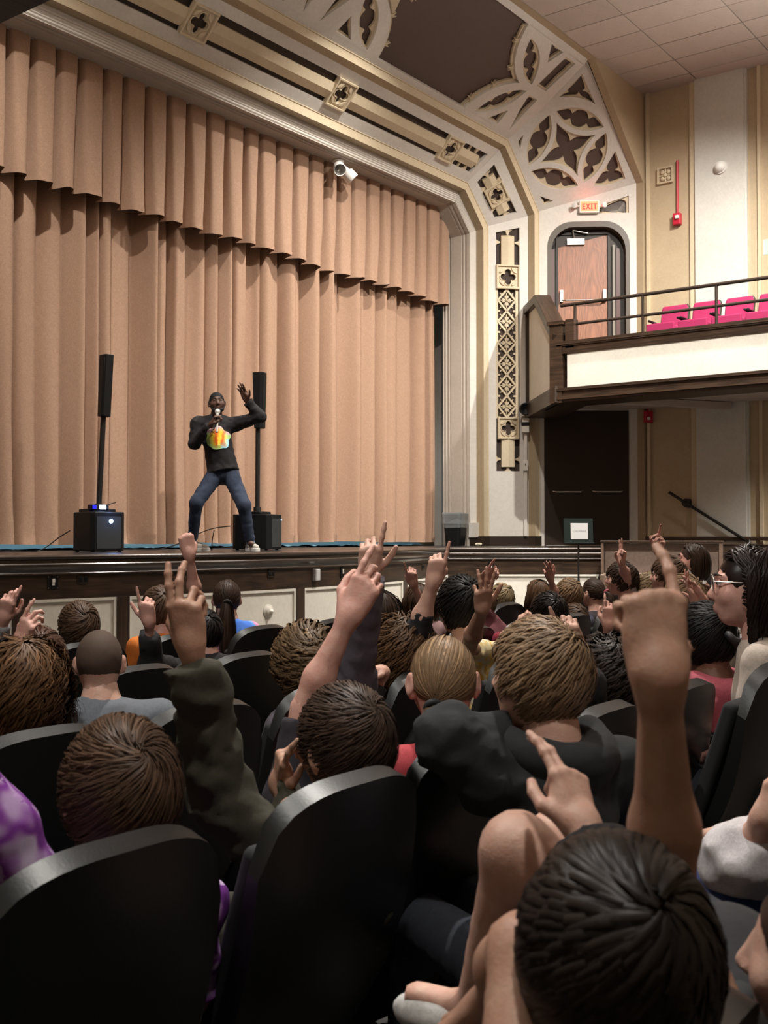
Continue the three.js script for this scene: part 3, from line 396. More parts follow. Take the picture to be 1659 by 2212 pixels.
// raised magenta theatre seats on the balcony
{
  const proto = thing('balcony_chair', 'magenta upholstered balcony seat', 'seat', [0, 0, 0]);
  const back = new RoundedBoxGeometry(0.42, 0.52, 0.07, 3, 0.034); { const p = back.attributes.position; for (let i = 0; i < p.count; i++) { const y = p.getY(i), x = p.getX(i); if (y > 0) p.setY(i, y - 0.1 * Math.pow(Math.abs(x) / 0.22, 3)); } back.computeVertexNormals(); }
  const shell = back.clone().scale(1.05, 1.05, 0.8).translate(0, 0.01, -0.03);
  const bm = mesh('backrest', back.translate(0, 0, 0.01), M.magenta, proto), sh = mesh('back_shell', shell, M.frame, proto); for (const o of [bm, sh]) { o.position.set(0, 0.58, -0.3); o.rotation.x = -0.24; }
  const cu = new RoundedBoxGeometry(0.45, 0.09, 0.46, 3, 0.04); const c = mesh('seat_cushion', cu, M.magenta, proto); c.position.set(0, 0.37, 0.02); c.rotation.x = 0.14;
  const fr = new RoundedBoxGeometry(0.44, 0.19, 0.05, 3, 0.02); const f2 = mesh('cushion_front', fr, M.magenta, proto); f2.position.set(0, 0.335, 0.235);
  for (const s of [-1, 1]) { mesh('armrest', new RoundedBoxGeometry(0.036, 0.035, 0.3, 2, 0.015).translate(s * 0.228, 0.5, 0.0), M.blackPlastic, proto); mesh('leg', box(0.035, 0.5, 0.08, s * 0.228, 0.25, -0.06), M.blackMetal, proto); }
  for (let k = 0; k < 12; k++) { const o = k ? proto.clone() : proto; if (k) { o.name = numbered('balcony_chair'); scene.add(o); } o.position.set(16.0, 4.2, 3.73 + 0.5 * k); o.rotation.y = -Math.PI / 2; o.userData = { label: k < 4 ? `magenta balcony seat, number ${['one', 'two', 'three', 'four'][k]} of the row counted from the oak door` : 'magenta balcony seat in the row beyond the right edge of the photo', category: 'seat', group: k < 4 ? 'magenta seats on the right balcony' : 'magenta seats further along the balcony' }; }
}

// ---------- doors in the splayed wall ----------
const inDW = (pts, depth, n, holes, b) => into(prism(pts, depth, holes, b), DW, n);
const dwBox = (s0, s1, t0, t1, n0, n1) => inDW([[s0, t0], [s1, t0], [s1, t1], [s0, t1]], n1 - n0, n0);
const dwBar = (a, b, r) => { const P = (q) => DW.o.clone().addScaledVector(DW.S, q[0]).addScaledVector(DW.T, q[1]).addScaledVector(DW.N, q[2]).toArray(); return bar(P(a), P(b), r); };
function panicBar(name, parent, y, t0, t1, n, left) {
  const g = mesh(name, [dwBox(y - 0.1, y + 0.1, t0, t0 + 0.05, n, n + 0.06), dwBox(y - 0.1, y + 0.1, t1 - 0.05, t1, n, n + 0.06), dwBar([y - 0.07, t0 + 0.025, n + 0.055], [y - 0.085, t0 + 0.09, n + 0.1], 0.012), dwBar([y - 0.085, t0 + 0.09, n + 0.1], [y - 0.085, t1 - 0.06, n + 0.1], 0.013), dwBar([y - 0.085, t1 - 0.06, n + 0.1], [y - 0.06, t1 - 0.025, n + 0.055], 0.012)], M.steel, parent); return g;
}
{
  const d = structGroup('door_1');
  const cas = archDoor.map(([s, t]) => [4.1 + (s - 4.1) * 0.965 + 0.0, 0.82 + (t - 0.82) * 0.9]);
  mesh('door_casing', [inDW(archDoor.map(([s, t]) => [s * 1 + 0, t]), 0.27, -0.27, [cas])], std(lin(0.075, 0.055, 0.035), 0.45), d);
  mesh('door_frame', [inDW(cas, 0.05, -0.24, [[[4.1, 0.33], [6.54, 0.33], [6.54, 1.16], [4.1, 1.16]]]), dwBox(4.1, 6.6, 0.295, 0.33, -0.2, -0.16), dwBox(4.1, 6.6, 1.16, 1.2, -0.2, -0.16), dwBox(6.54, 6.58, 0.33, 1.16, -0.2, -0.16)], M.frame, d);
  mesh('side_panel', [dwBox(4.1, 6.3, 0.215, 0.27, -0.19, -0.17), dwBox(4.1, 6.3, 1.3, 1.36, -0.19, -0.17)], std(lin(0.075, 0.018, 0.012), 0.4), d);
  mesh('side_bar', [dwBox(4.1, 6.35, 1.235, 1.275, -0.19, -0.13)], std(lin(0.22, 0.19, 0.15), 0.45), d);
  const leafG = dwBox(4.15, 6.53, 0.335, 1.155, -0.24, -0.195), leaf = mesh('door_leaf', boxUV(leafG), M.oak, d);
  const uv = leaf.geometry.attributes.uv; for (let i = 0; i < uv.count; i++) uv.setXY(i, uv.getX(i) * 1.0 + 0.15, uv.getY(i) * 0.8);
  panicBar('panic_bar', d, 5.5, 0.36, 1.13, -0.195);
  mesh('door_closer', [dwBox(6.37, 6.47, 0.48, 0.77, -0.195, -0.14)], M.brushed, d); mesh('closer_arm', [dwBar([6.6, 0.57, -0.1], [6.55, 0.82, -0.12], 0.012), dwBar([6.48, 0.6, -0.16], [6.6, 0.57, -0.1], 0.014)], M.steel, d);
}
{
  const d = structGroup('door_2');
  mesh('door_frame', [inDW([[STAGE, 0.075], [3.535, 0.075], [3.535, 1.47], [STAGE, 1.47]], 0.12, -0.1, [[[STAGE - 0.01, 0.12], [3.47, 0.12], [3.47, 1.425], [STAGE - 0.01, 1.425]]])], M.frame, d);
  for (const [t0, t1, sgn] of [[0.122, 0.768, 1], [0.778, 1.423, -1]]) {
    const leaf = mesh('door_leaf', dwBox(STAGE + 0.012, 3.468, t0, t1, -0.09, -0.05), M.blackDoor, d);
    panicBar('panic_bar', leaf, 2.27, t0 + 0.06, t1 - 0.03, -0.05); mesh('door_closer', [dwBox(3.28, 3.37, t0 + 0.13, t0 + 0.45, -0.05, 0.0)], M.brushed, leaf);
    mesh('closer_arm', [dwBar([3.4, t0 + 0.18, -0.01], [3.44, t0 + 0.5, 0.0], 0.01)], M.blackMetal, leaf);
  }
  mesh('latch_rod', [dwBar([1.35, 0.79, -0.035], [3.4, 0.79, -0.035], 0.007), dwBox(3.28, 3.42, 0.775, 0.81, -0.05, -0.015)], M.steel, d);
  mesh('threshold', [dwBox(STAGE + 0.002, STAGE + 0.012, 0.1, 1.45, -0.1, 0.03)], M.brushed, d);
}
{ // closed rooms behind the two doorways
  struct('wall_vestibule', [box(0.1, 7.6, 2.9, 18.4, 4.8, 1.2), box(2.2, 7.6, 0.1, 17.4, 4.8, -0.2), box(2.2, 0.1, 2.8, 17.5, 8.6, 1.2)], M.wallTan);
}

// ---------- fittings on the walls ----------
function textTex(lines, w, h, bg, fg, font, glow) {
  const c = document.createElement('canvas'); c.width = w; c.height = h; const x = c.getContext('2d'); x.fillStyle = bg; x.fillRect(0, 0, w, h); x.fillStyle = fg; x.font = font; x.textAlign = 'center'; x.textBaseline = 'middle';
  for (const [t, px, py] of lines) x.fillText(t, px, py); const d = x.getImageData(0, 0, w, h).data, o = new Uint8Array(w * h * 4); for (let y = 0; y < h; y++) for (let i = 0; i < w * 4; i++) o[y * w * 4 + i] = d[(h - 1 - y) * w * 4 + i];
  const t = new THREE.DataTexture(o, w, h); t.magFilter = THREE.LinearFilter; t.colorSpace = THREE.SRGBColorSpace; t.needsUpdate = true; return t;
}
const T_EXIT = textTex([['EXIT', 128, 68]], 256, 128, '#ffb070', '#e60a14', 'bold 108px sans-serif');
function exitSign(label, f, heads) {
  const t = thing('exit_sign', label, 'exit sign'); t.position.copy(f.o); t.quaternion.setFromRotationMatrix(new THREE.Matrix4().makeBasis(f.S, f.T, f.N));
  mesh('housing', rbox(0.33, 0.215, 0.07, 0.015, 0, 0, 0.045), M.white, t);
  const face = new THREE.PlaneGeometry(0.285, 0.165).translate(0, 0, 0.0815); mesh('lit_face', face, new THREE.MeshStandardMaterial({ color: 0x552020, map: T_EXIT, emissive: 0xffffff, emissiveMap: T_EXIT, emissiveIntensity: 1.1, roughness: 0.5 }), t);
  if (heads) for (const s of [-1, 1]) { const h = mesh('lamp_head', [lathe([[0.0, -0.03], [0.03, -0.03], [0.045, 0.02], [0.045, 0.035], [0.0, 0.035]], 16).rotateX(Math.PI / 2).rotateY(s * 0.5).translate(s * 0.235, 0.01, 0.09), bar([s * 0.16, 0.01, 0.05], [s * 0.22, 0.01, 0.07], 0.014)], M.white, t); }
  const l = new THREE.PointLight(new THREE.Color(1, 0.12, 0.08), 0.14); l.position.copy(f.o).addScaledVector(f.N, 0.2); l.shadow.radius = 4; l.castShadow = true; scene.add(l);
}
{
  const hor = DW.T.clone(), P = (s, t, n) => DW.o.clone().addScaledVector(DW.S, s).addScaledVector(DW.T, t).addScaledVector(DW.N, n);
  exitSign('red lit exit sign with two lamp heads above the oak balcony door', { o: P(6.95, 0.83, 0.0), S: hor, T: V3(0, 1, 0), N: DW.N }, true);
  exitSign('red exit sign half hidden by the balcony edge over the black doors', { o: P(3.66, 0.8, 0.0), S: hor, T: V3(0, 1, 0), N: DW.N }, false);
}
const onWall = (y, z) => [XR, y, z];
{
  const t = thing('fire_alarm', 'red fire alarm strobe with a long red conduit above it on the right wall', 'fire alarm', onWall(6.63, 3.34), -Math.PI / 2);
  mesh('alarm_body', rbox(0.13, 0.19, 0.09, 0.012, 0, 0, 0.05), M.redPaint, t); mesh('strobe_lens', rbox(0.06, 0.06, 0.05, 0.012, 0.02, 0.02, 0.11), M.white, t); mesh('conduit', bar([0, 0.09, 0.03], [0, 0.97, 0.03], 0.02), M.redPaint, t);
  const b = thing('fire_alarm', 'small red alarm box under the balcony beside the black doors', 'fire alarm', [17.4, 3.42, 2.79], -0.6); mesh('alarm_body', rbox(0.14, 0.2, 0.08, 0.012, 0, 0, 0.05), M.redPaint, b); mesh('strobe_lens', rbox(0.05, 0.05, 0.03, 0.01, -0.02, -0.03, 0.1), M.white, b); mesh('conduit', bar([0, 0.1, 0.03], [0, 0.24, 0.03], 0.012), M.redPaint, b);
}
{
  const t = thing('wall_ornament', 'square pierced cream plaster ornament beside the fire alarm', 'ornament', onWall(7.4, 3.13), -Math.PI / 2), w = 0.27;
  mesh('ornament_frame', prism(roundRect(w, w, 0.01), 0.05, [roundRect(w - 0.05, w - 0.05, 0.01)]), M.creamWarm, t); mesh('ornament_back', box(w - 0.03, w - 0.03, 0.015, 0, 0, 0.008), M.tan, t);
  const l = [new THREE.SphereGeometry(0.035, 12, 8).translate(0, 0, 0.02)]; for (let k = 0; k < 4; k++) { const a = k * Math.PI / 2 + Math.PI / 4; l.push(new THREE.SphereGeometry(0.032, 12, 8).scale(1.2, 1.2, 0.8).translate(0.072 * Math.cos(a), 0.072 * Math.sin(a), 0.018)); l.push(bar([0, 0, 0.018], [0.11 * Math.cos(k * Math.PI / 2), 0.11 * Math.sin(k * Math.PI / 2), 0.018], 0.013)); } mesh('ornament_leaf', l, M.creamWarm, t);
}
{
  const t = thing('dome_sensor', 'round white dome sensor on the pale pilaster of the right wall', 'sensor', [XR - 0.09, 7.32, 4.08], -Math.PI / 2);
  mesh('base_plate', cyl(0.105, 0.1, 0.03, 0, 0.015, 0, 28).rotateX(Math.PI / 2), M.white, t); mesh('dome', new THREE.SphereGeometry(0.085, 24, 12, 0, Math.PI * 2, 0, Math.PI / 2).rotateX(Math.PI / 2).translate(0, 0, 0.03), M.white, t);
  const p = thing('paper_notice', 'pale green paper notice taped to the right wall at the photo edge', 'notice', onWall(5.96, 4.83), -Math.PI / 2); mesh('sheet', box(0.22, 0.24, 0.004, 0, 0, 0.004), std(lin(0.42, 0.6, 0.5), 0.8), p);
}
{
  const t = thing('stair_handrail', 'black sloping handrail on a round wall bracket beside the stage steps', 'handrail'), x = XR - 0.16;
  mesh('rail', bar([x, 2.16, 3.22], [x, 1.38, 4.47], 0.024), M.blackMetal, t); const b = mesh('wall_bracket', [cyl(0.075, 0.075, 0.03, 0, 0, 0, 24).rotateZ(Math.PI / 2).translate(XR - 0.015, 1.98, 3.5), bar([XR, 1.98, 3.5], [x, 1.99, 3.49], 0.016)], M.blackMetal, t);
  mesh('bracket_ring', new THREE.TorusGeometry(0.055, 0.014, 8, 24).rotateY(Math.PI / 2).translate(x, 1.985, 3.5), M.blackMetal, t);
  const s = structGroup('steps_right'); for (let k = 0; k < 6; k++) mesh('step', [box(1.3, 1.1 - k * 0.19, 0.3, 16.7, FLOOR + (1.1 - k * 0.19) / 2, 4.66 + k * 0.3)], M.darkwood, s);
}
{
  const t = thing('track_spotlight', 'white twin spotlight under the arch soffit above the valance', 'spotlight', [12.36, 6.85, 0.3]);
  mesh('canopy', lathe([[0, 0], [0.085, 0], [0.085, -0.03], [0.03, -0.045], [0, -0.045]], 24), M.white, t);
  const head = (q, e) => { const g = [lathe([[0.03, 0], [0.045, 0.01], [0.055, 0.1], [0.085, 0.12], [0.09, 0.24], [0.08, 0.24], [0.075, 0.15], [0, 0.14]], 24)]; const m = mesh('lamp_head', g, M.white, t); m.position.set(...q); m.rotation.set(...e); mesh('reflector', lathe([[0, 0.155], [0.045, 0.17], [0.072, 0.235]], 20), M.steel, m); };
  head([-0.05, -0.08, 0.03], [2.35, 0, 0.55]); head([0.06, -0.08, 0.02], [2.6, 0, -0.62]); mesh('yoke', [bar([0, -0.03, 0], [-0.05, -0.09, 0.03], 0.012), bar([0, -0.03, 0], [0.06, -0.09, 0.02], 0.012)], M.white, t);
}
{ // round black horn on the jamb below the balcony end, with trunking and a switch
  const P = DW.o.clone().addScaledVector(DW.T, -0.12), t = thing('wall_horn', 'small round black horn on a grey box at the foot of the balcony end', 'horn', [16.24, 3.55, 1.16], -1.05);
  mesh('horn', lathe([[0.0, 0], [0.05, 0], [0.07, 0.05], [0.1, 0.06], [0.105, 0.09], [0.075, 0.09], [0.03, 0.05], [0, 0.05]], 28).rotateX(Math.PI / 2).translate(0, 0, 0.02), M.blackPlastic, t); mesh('horn_rim', new THREE.TorusGeometry(0.09, 0.012, 8, 28).translate(0, 0, 0.11), M.rubber, t);
  mesh('back_box', rbox(0.12, 0.24, 0.06, 0.01, 0.0, -0.26, 0.0), M.cream, t); mesh('box_band', box(0.125, 0.06, 0.065, 0.0, -0.24, 0.003), M.blackPlastic, t);
  const c = thing('cable_trunking', 'thin cream cable trunking running down the arch jamb to a switch', 'trunking', [16.27, 0, 1.14], -1.05); mesh('trunking', box(0.05, 1.7, 0.03, 0, 2.3, 0.0), M.cream, c); mesh('switch_box', rbox(0.08, 0.17, 0.05, 0.008, 0.0, 2.62, 0.02), M.cream, c); mesh('switch_toggle', box(0.012, 0.03, 0.015, 0, 2.64, 0.05), M.frame, c);
}

// ---------- things on the stage ----------
function columnSpeaker(label, pos, ry, lean, glow) {
  const t = thing('column_speaker', label, 'loudspeaker', pos, ry);
  const pl = [[-0.19, -0.2], [-0.15, -0.24], [0.15, -0.24], [0.19, -0.2], [0.19, 0.19], [0.15, 0.24], [-0.15, 0.24], [-0.19, 0.19]];
  const sub = mesh('subwoofer', prism(pl, 0.38, [], 0.012).rotateX(-Math.PI / 2).translate(0, 0.02, 0), M.blackPlastic, t); mesh('grille', box(0.27, 0.33, 0.008, 0, 0.2, 0.241), std(lin(0.016, 0.018, 0.017), 0.7, { bumpMap: rep(B_WEAVE, 20), bumpScale: 0.002 }), t);
  for (const [x, z] of [[-0.15, 0.18], [0.15, 0.18], [-0.15, -0.18], [0.15, -0.18]]) mesh('foot', cyl(0.02, 0.016, 0.025, x, 0.012, z, 12), M.rubber, t);
  mesh('top_panel', prism(roundRect(0.3, 0.3, 0.04), 0.035, [], 0.01).rotateX(-Math.PI / 2).translate(0, 0.4, -0.03), M.blackPlastic, t);
  mesh('pole', bar([0, 0.42, 0], [lean, 1.44, 0], 0.028, 16), M.blackMetal, t); mesh('pole_collar', bar([0, 0.42, 0], [lean * 0.08, 0.5, 0], 0.045, 16), M.rubber, t);
  const head = prism([[-0.058, -0.05], [-0.04, -0.09], [0.04, -0.09], [0.058, -0.05], [0.058, 0.045], [0.03, 0.06], [-0.03, 0.06], [-0.058, 0.045]], 0.64, [], 0.006); head.rotateX(-Math.PI / 2); const hp = head.attributes.position; for (let i = 0; i < hp.count; i++) { const y = hp.getY(i); if (y < 0.2) { const k = 1 - (0.2 - Math.max(0, y)) / 0.2 * 0.28; hp.setZ(i, hp.getZ(i) * k + (1 - k) * 0.04); } } head.computeVertexNormals(); head.rotateZ(-lean * 0.9).translate(lean, 1.42, 0);
  const hd = mesh('speaker_column', head, M.blackPlastic, t); mesh('column_grille', rbox(0.075, 0.5, 0.008, 0.003, lean * 1.2, 1.78, 0.067), std(lin(0.013, 0.014, 0.014), 0.75), hd);
  const led = std(lin(0.3, 0.5, 0.9), 0.4, { emissive: lin(0.35, 0.6, 1), emissiveIntensity: glow ? 9 : 3 }); mesh('power_light', cyl(glow ? 0.022 : 0.007, glow ? 0.022 : 0.007, 0.008, 0, 0, 0, 16).rotateX(Math.PI / 2).translate(glow ? 0.02 : 0.13, glow ? 0.315 : 0.35, 0.247), led, t);
  return t;
}
columnSpeaker('black column loudspeaker with a bright blue lamp, left of the performer', [7.56, STAGE, 0.98], -13 * Math.PI / 180, 0.05, true);
columnSpeaker('black column loudspeaker on a subwoofer, right behind the performer', [9.5, STAGE, 1.42], 19 * Math.PI / 180, 0.01, false);
{
  const t = thing('wireless_receiver', 'small black box with a bright white light on the left subwoofer', 'receiver', [7.49, STAGE + 0.43, 1.06], -0.3);
  mesh('receiver_case', rbox(0.19, 0.055, 0.1, 0.008, 0, 0.03, 0), M.blackPlastic, t); mesh('display_light', rbox(0.07, 0.045, 0.012, 0.005, 0.03, 0.032, 0.052), std(lin(0.8, 0.9, 1), 0.3, { emissive: lin(0.6, 0.75, 1), emissiveIntensity: 9 }), t); mesh('side_light', rbox(0.04, 0.04, 0.01, 0.004, -0.06, 0.032, 0.052), std(lin(0.01, 0.01, 0.25), 0.3, { emissive: lin(0.02, 0.02, 0.6), emissiveIntensity: 1.2 }), t); mesh('antenna', bar([0.08, 0.05, -0.02], [0.2, 0.085, -0.02], 0.005), M.rubber, t);
  const l = new THREE.PointLight(new THREE.Color(0.25, 0.4, 1), 0.05); l.position.set(7.53, STAGE + 0.45, 1.25); scene.add(l);
  const l2 = new THREE.PointLight(new THREE.Color(0.2, 0.4, 1), 0.03); l2.position.set(7.53, STAGE + 0.315, 1.3); scene.add(l2);
}
const cable = (label, pts, r = 0.006, m = M.rubber) => tag(mesh('cable', tube(pts, r, 7, pts.length * 8), m), label, 'cable');
cable('black cable drooping behind the left subwoofer to the stage floor', [[7.34, STAGE + 0.22, 0.8], [7.28, STAGE + 0.15, 0.7], [7.2, STAGE + 0.06, 0.62], [7.1, STAGE + 0.012, 0.6], [6.8, STAGE + 0.012, 0.55], [6.3, STAGE + 0.012, 0.7], [5.8, STAGE + 0.012, 0.6]]);
cable('black cable looping from the right subwoofer toward the stage back', [[9.3, STAGE + 0.28, 1.2], [9.2, STAGE + 0.25, 1.0], [9.12, STAGE + 0.2, 0.88], [9.0, STAGE + 0.09, 0.7], [8.85, STAGE + 0.012, 0.5], [8.5, STAGE + 0.012, 0.45], [8.0, STAGE + 0.012, 0.52], [7.75, STAGE + 0.012, 0.75]]);
cable('second black cable hanging straight down by the right subwoofer', [[9.2, STAGE + 0.23, 1.02], [9.19, STAGE + 0.12, 1.0], [9.2, STAGE + 0.012, 0.98], [9.4, STAGE + 0.012, 0.8], [10.2, STAGE + 0.012, 0.5], [11.5, STAGE + 0.012, 0.45]]);
{
  const t = thing('waste_bin', 'black waste bin lined with a clear plastic bag by the stage jamb', 'bin', [15.24, STAGE, 0.42], 0.2);
  const ring = (y, w) => roundRect(w, w * 0.82, 0.05).map(([a, b]) => V3(a, y, b)); const wall = (ys) => { const q = []; for (let k = 0; k + 1 < ys.length; k++) { const A = ring(...ys[k]), B = ring(...ys[k + 1]); for (let i = 0; i < A.length; i++) { const j = (i + 1) % A.length; q.push([A[i], A[j], B[j], B[i]]); } } return quads(q); };
  mesh('bin_body', [wall([[0.005, 0.3], [0.5, 0.385], [0.51, 0.4], [0.525, 0.4], [0.525, 0.385], [0.49, 0.375], [0.02, 0.29]]), prism(roundRect(0.3, 0.25, 0.05), 0.012).rotateX(-Math.PI / 2).translate(0, 0.005, 0)], M.blackPlastic, t);
  const g = wall([[0.36, 0.40], [0.4, 0.405], [0.45, 0.41], [0.5, 0.415], [0.54, 0.405], [0.53, 0.38], [0.3, 0.36]]); const p = g.attributes.position; for (let i = 0; i < p.count; i++) { const n = noise3(p.getX(i) * 22, p.getY(i) * 18, p.getZ(i) * 22); p.setXYZ(i, p.getX(i) * (1 + 0.03 * n), p.getY(i) + 0.012 * n, p.getZ(i) * (1 + 0.03 * n)); } g.computeVertexNormals();
  mesh('bag_liner', g, new THREE.MeshPhysicalMaterial({ color: 0xdfe4e6, roughness: 0.25, transmission: 0.8, thickness: 0, side: THREE.DoubleSide }), t);
}
for (const [x, z, l] of [[10.4, 2.45, 'small crumpled white paper scrap on the stage lip right of the performer'], [15.1, 0.95, 'tiny cream paper scrap on the stage floor before the waste bin']]) { const g = new THREE.IcosahedronGeometry(0.045, 1), p = g.attributes.position; for (let i = 0; i < p.count; i++) { const n = 1 + 0.5 * noise3(p.getX(i) * 40, p.getY(i) * 40, p.getZ(i) * 40 + x); p.setXYZ(i, p.getX(i) * n * 1.4, p.getY(i) * n * 0.5, p.getZ(i) * n); } g.computeVertexNormals(); const o = tag(mesh('paper_scrap', g.translate(x, STAGE + 0.03, z), std(lin(0.75, 0.7, 0.55), 0.8)), l, 'paper'); }

// ---------- sockets and switches on the stage front ----------
function onFront(x, y, d = -0.012) { let i = 0; while (i + 2 < front.length && front[i + 1][0] < x) i++; const a = front[i], b = front[i + 1], t = (x - a[0]) / (b[0] - a[0]), n = [-(b[1] - a[1]), b[0] - a[0]], L = Math.hypot(...n); return [[x + n[0] / L * d, y, a[1] + (b[1] - a[1]) * t + n[1] / L * d], Math.atan2(n[0] / L, n[1] / L)]; }
const plate = (name, label, cat, x, y, build) => { const [p, r] = onFront(x, y); const t = thing(name, label, cat, p, r); build(t); };
const switchPlate = (t) => { mesh('face_plate', prism(roundRect(0.09, 0.105, 0.012), 0.008), M.blackPlastic, t); mesh('toggle', [box(0.024, 0.03, 0.02, 0, 0.018, 0.015), box(0.022, 0.028, 0.012, 0, -0.01, 0.012)], M.white, t); mesh('screw', [-1, 1].flatMap((a) => [-1, 1].map((b) => cyl(0.004, 0.004, 0.004, 0, 0, 0, 8).rotateX(Math.PI / 2).translate(a * 0.04, b * 0.047, 0.009))), M.steel, t); };
plate('wall_switch', 'black switch plate with a white toggle at the far left stage front', 'switch', 5.93, 1.055, switchPlate);
plate('wall_switch', 'narrow black switch plate near the middle of the stage front', 'switch', 9.42, 1.06, (t) => { mesh('face_plate', prism(roundRect(0.06, 0.12, 0.02), 0.01), M.blackPlastic, t); mesh('toggle', box(0.016, 0.05, 0.02, 0.004, 0.01, 0.014), M.white, t); });
plate('wall_switch', 'oval black switch plate low on the stage front near the music stand', 'switch', 13.42, 1.03, (t) => { mesh('face_plate', prism(roundRect(0.08, 0.14, 0.03), 0.01), M.blackPlastic, t); mesh('toggle', box(0.02, 0.06, 0.02, 0.004, 0.012, 0.014), M.white, t); });
const socket = (t) => { mesh('face_plate', prism(roundRect(0.105, 0.075, 0.008), 0.008), M.frame, t); mesh('outlet', [rbox(0.032, 0.04, 0.006, 0.003, -0.024, 0, 0.01), rbox(0.032, 0.04, 0.006, 0.003, 0.024, 0, 0.01)], M.blackPlastic, t); };
plate('power_socket', 'dark brown socket plate beside the switch at the left stage front', 'socket', 6.19, 1.075, socket);
plate('power_socket', 'small dark socket plate on the stage front below the right loudspeaker', 'socket', 8.26, 1.075, socket);
plate('power_socket', 'dark socket plate on the stage front left of the music stand', 'socket', 11.6, 1.06, socket);
plate('junction_box', 'pale grey upright metal box on the stage front', 'box', 8.93, 1.045, (t) => { mesh('box_body', rbox(0.075, 0.125, 0.05, 0.006, 0, 0, 0.026), std(lin(0.42, 0.41, 0.4), 0.45), t); mesh('box_lid', rbox(0.065, 0.115, 0.006, 0.003, 0, 0, 0.053), std(lin(0.5, 0.49, 0.48), 0.4), t); });
plate('vent_cap', 'round white vent cap on a white stage panel', 'vent', 8.24, 0.7, (t) => { mesh('cap_ring', lathe([[0, 0.045], [0.03, 0.045], [0.045, 0.03], [0.05, 0.012], [0.07, 0.01], [0.07, 0], [0, 0]], 28).rotateX(Math.PI / 2).translate(0, 0, -0.02), M.panelWhite, t); mesh('cap_knob', new THREE.SphereGeometry(0.022, 16, 10).translate(0, 0, 0.03), M.panelWhite, t); });

// ---------- music stand with a name sheet, piano ----------
{
  const t = thing('music_stand', 'black music stand holding a white name sheet before the black doors', 'music stand', [13.52, FLOOR, 3.5], -0.82);
  mesh('pole', [bar([0, 0.06, 0], [0, 1.26, 0], 0.013), bar([0, 0.06, 0], [0, 0.75, 0], 0.017)], M.blackMetal, t); for (let k = 0; k < 3; k++) { const a = k * 2.094 + 0.4; mesh('leg', bar([0, 0.2, 0], [0.28 * Math.cos(a), 0.012, 0.28 * Math.sin(a)], 0.011), M.blackMetal, t); }
  const d = mesh('desk', [rbox(0.4, 0.33, 0.012, 0.005, 0, 0, 0), rbox(0.4, 0.014, 0.06, 0.004, 0, -0.165, 0.03)], std(lin(0.010, 0.015, 0.013), 0.6, { specularIntensity: 0.25 }), t); d.position.set(0, 1.40, 0.0); d.rotation.x = -0.07;
  const T = textTex([['Critchfield', 128, 128]], 256, 256, '#f4f2f0', '#6c6a6a', '43px sans-serif'), s = thing('name_sheet', 'white sheet of paper lettered with one grey name on the music stand', 'sign', [13.52, FLOOR, 3.5], -0.82);
  const p = mesh('sheet', new THREE.PlaneGeometry(0.235, 0.215).translate(0.01, -0.005, 0.0085), std(lin(0.5, 0.5, 0.5), 0.9, { map: T, specularIntensity: 0.2 }), s); p.position.copy(d.position); p.rotation.copy(d.rotation);
}
{
  const a = [13.79, 3.72], b = [14.25, 5.17], L = Math.hypot(b[0] - a[0], b[1] - a[1]), ry = -Math.atan2(b[1] - a[1], b[0] - a[0]);
  const t = thing('upright_piano', 'brown upright piano standing before the stage steps behind the seated woman', 'piano', [(a[0] + b[0]) / 2 + 0.16, FLOOR, (a[1] + b[1]) / 2 - 0.05], ry + Math.PI);
  // local +z is the keyboard side after the half turn; here it faces the hall
  t.rotation.y = Math.atan2(-(b[1] - a[1]), b[0] - a[0]); const w = L;
  const W2 = std(lin(1, 1, 1), 0.34, { map: rep(T_DARKWOOD, 1), bumpMap: rep(B_GRAIN, 1), bumpScale: 0.0004 }), PW = std(lin(0.2, 0.135, 0.1), 0.32, { map: rep(T_CLOTH, 0.4) });
  mesh('case', [box(w, 0.62, 0.3, 0, 0.36, 0), box(0.035, 1.24, 0.36, -w / 2, 0.62, 0.02), box(0.035, 1.24, 0.36, w / 2, 0.62, 0.02), box(w, 0.06, 0.34, 0, 0.05, 0.02)], PW, t);
  mesh('upper_panel', [box(w - 0.06, 0.4, 0.03, 0, 1.03, 0.11), box(w - 0.06, 0.025, 0.035, 0, 0.85, 0.115)], std(lin(0.23, 0.17, 0.14), 0.3, { map: rep(T_CLOTH, 0.4) }), t);
  mesh('lid', rbox(w + 0.06, 0.03, 0.4, 0.01, 0, 1.255, 0.01), W2, t); mesh('fallboard', [rbox(w, 0.14, 0.22, 0.03, 0, 0.73, 0.24), rbox(w - 0.02, 0.03, 0.1, 0.01, 0, 0.82, 0.16)], PW, t); mesh('key_bed', box(w, 0.05, 0.3, 0, 0.645, 0.24), PW, t);
  for (const s of [-1, 1]) { mesh('arm', rbox(0.07, 0.17, 0.32, 0.02, s * (w / 2 - 0.03), 0.74, 0.25), PW, t); mesh('leg', cyl(0.03, 0.04, 0.62, s * (w / 2 - 0.05), 0.31, 0.36, 12), PW, t); }
}

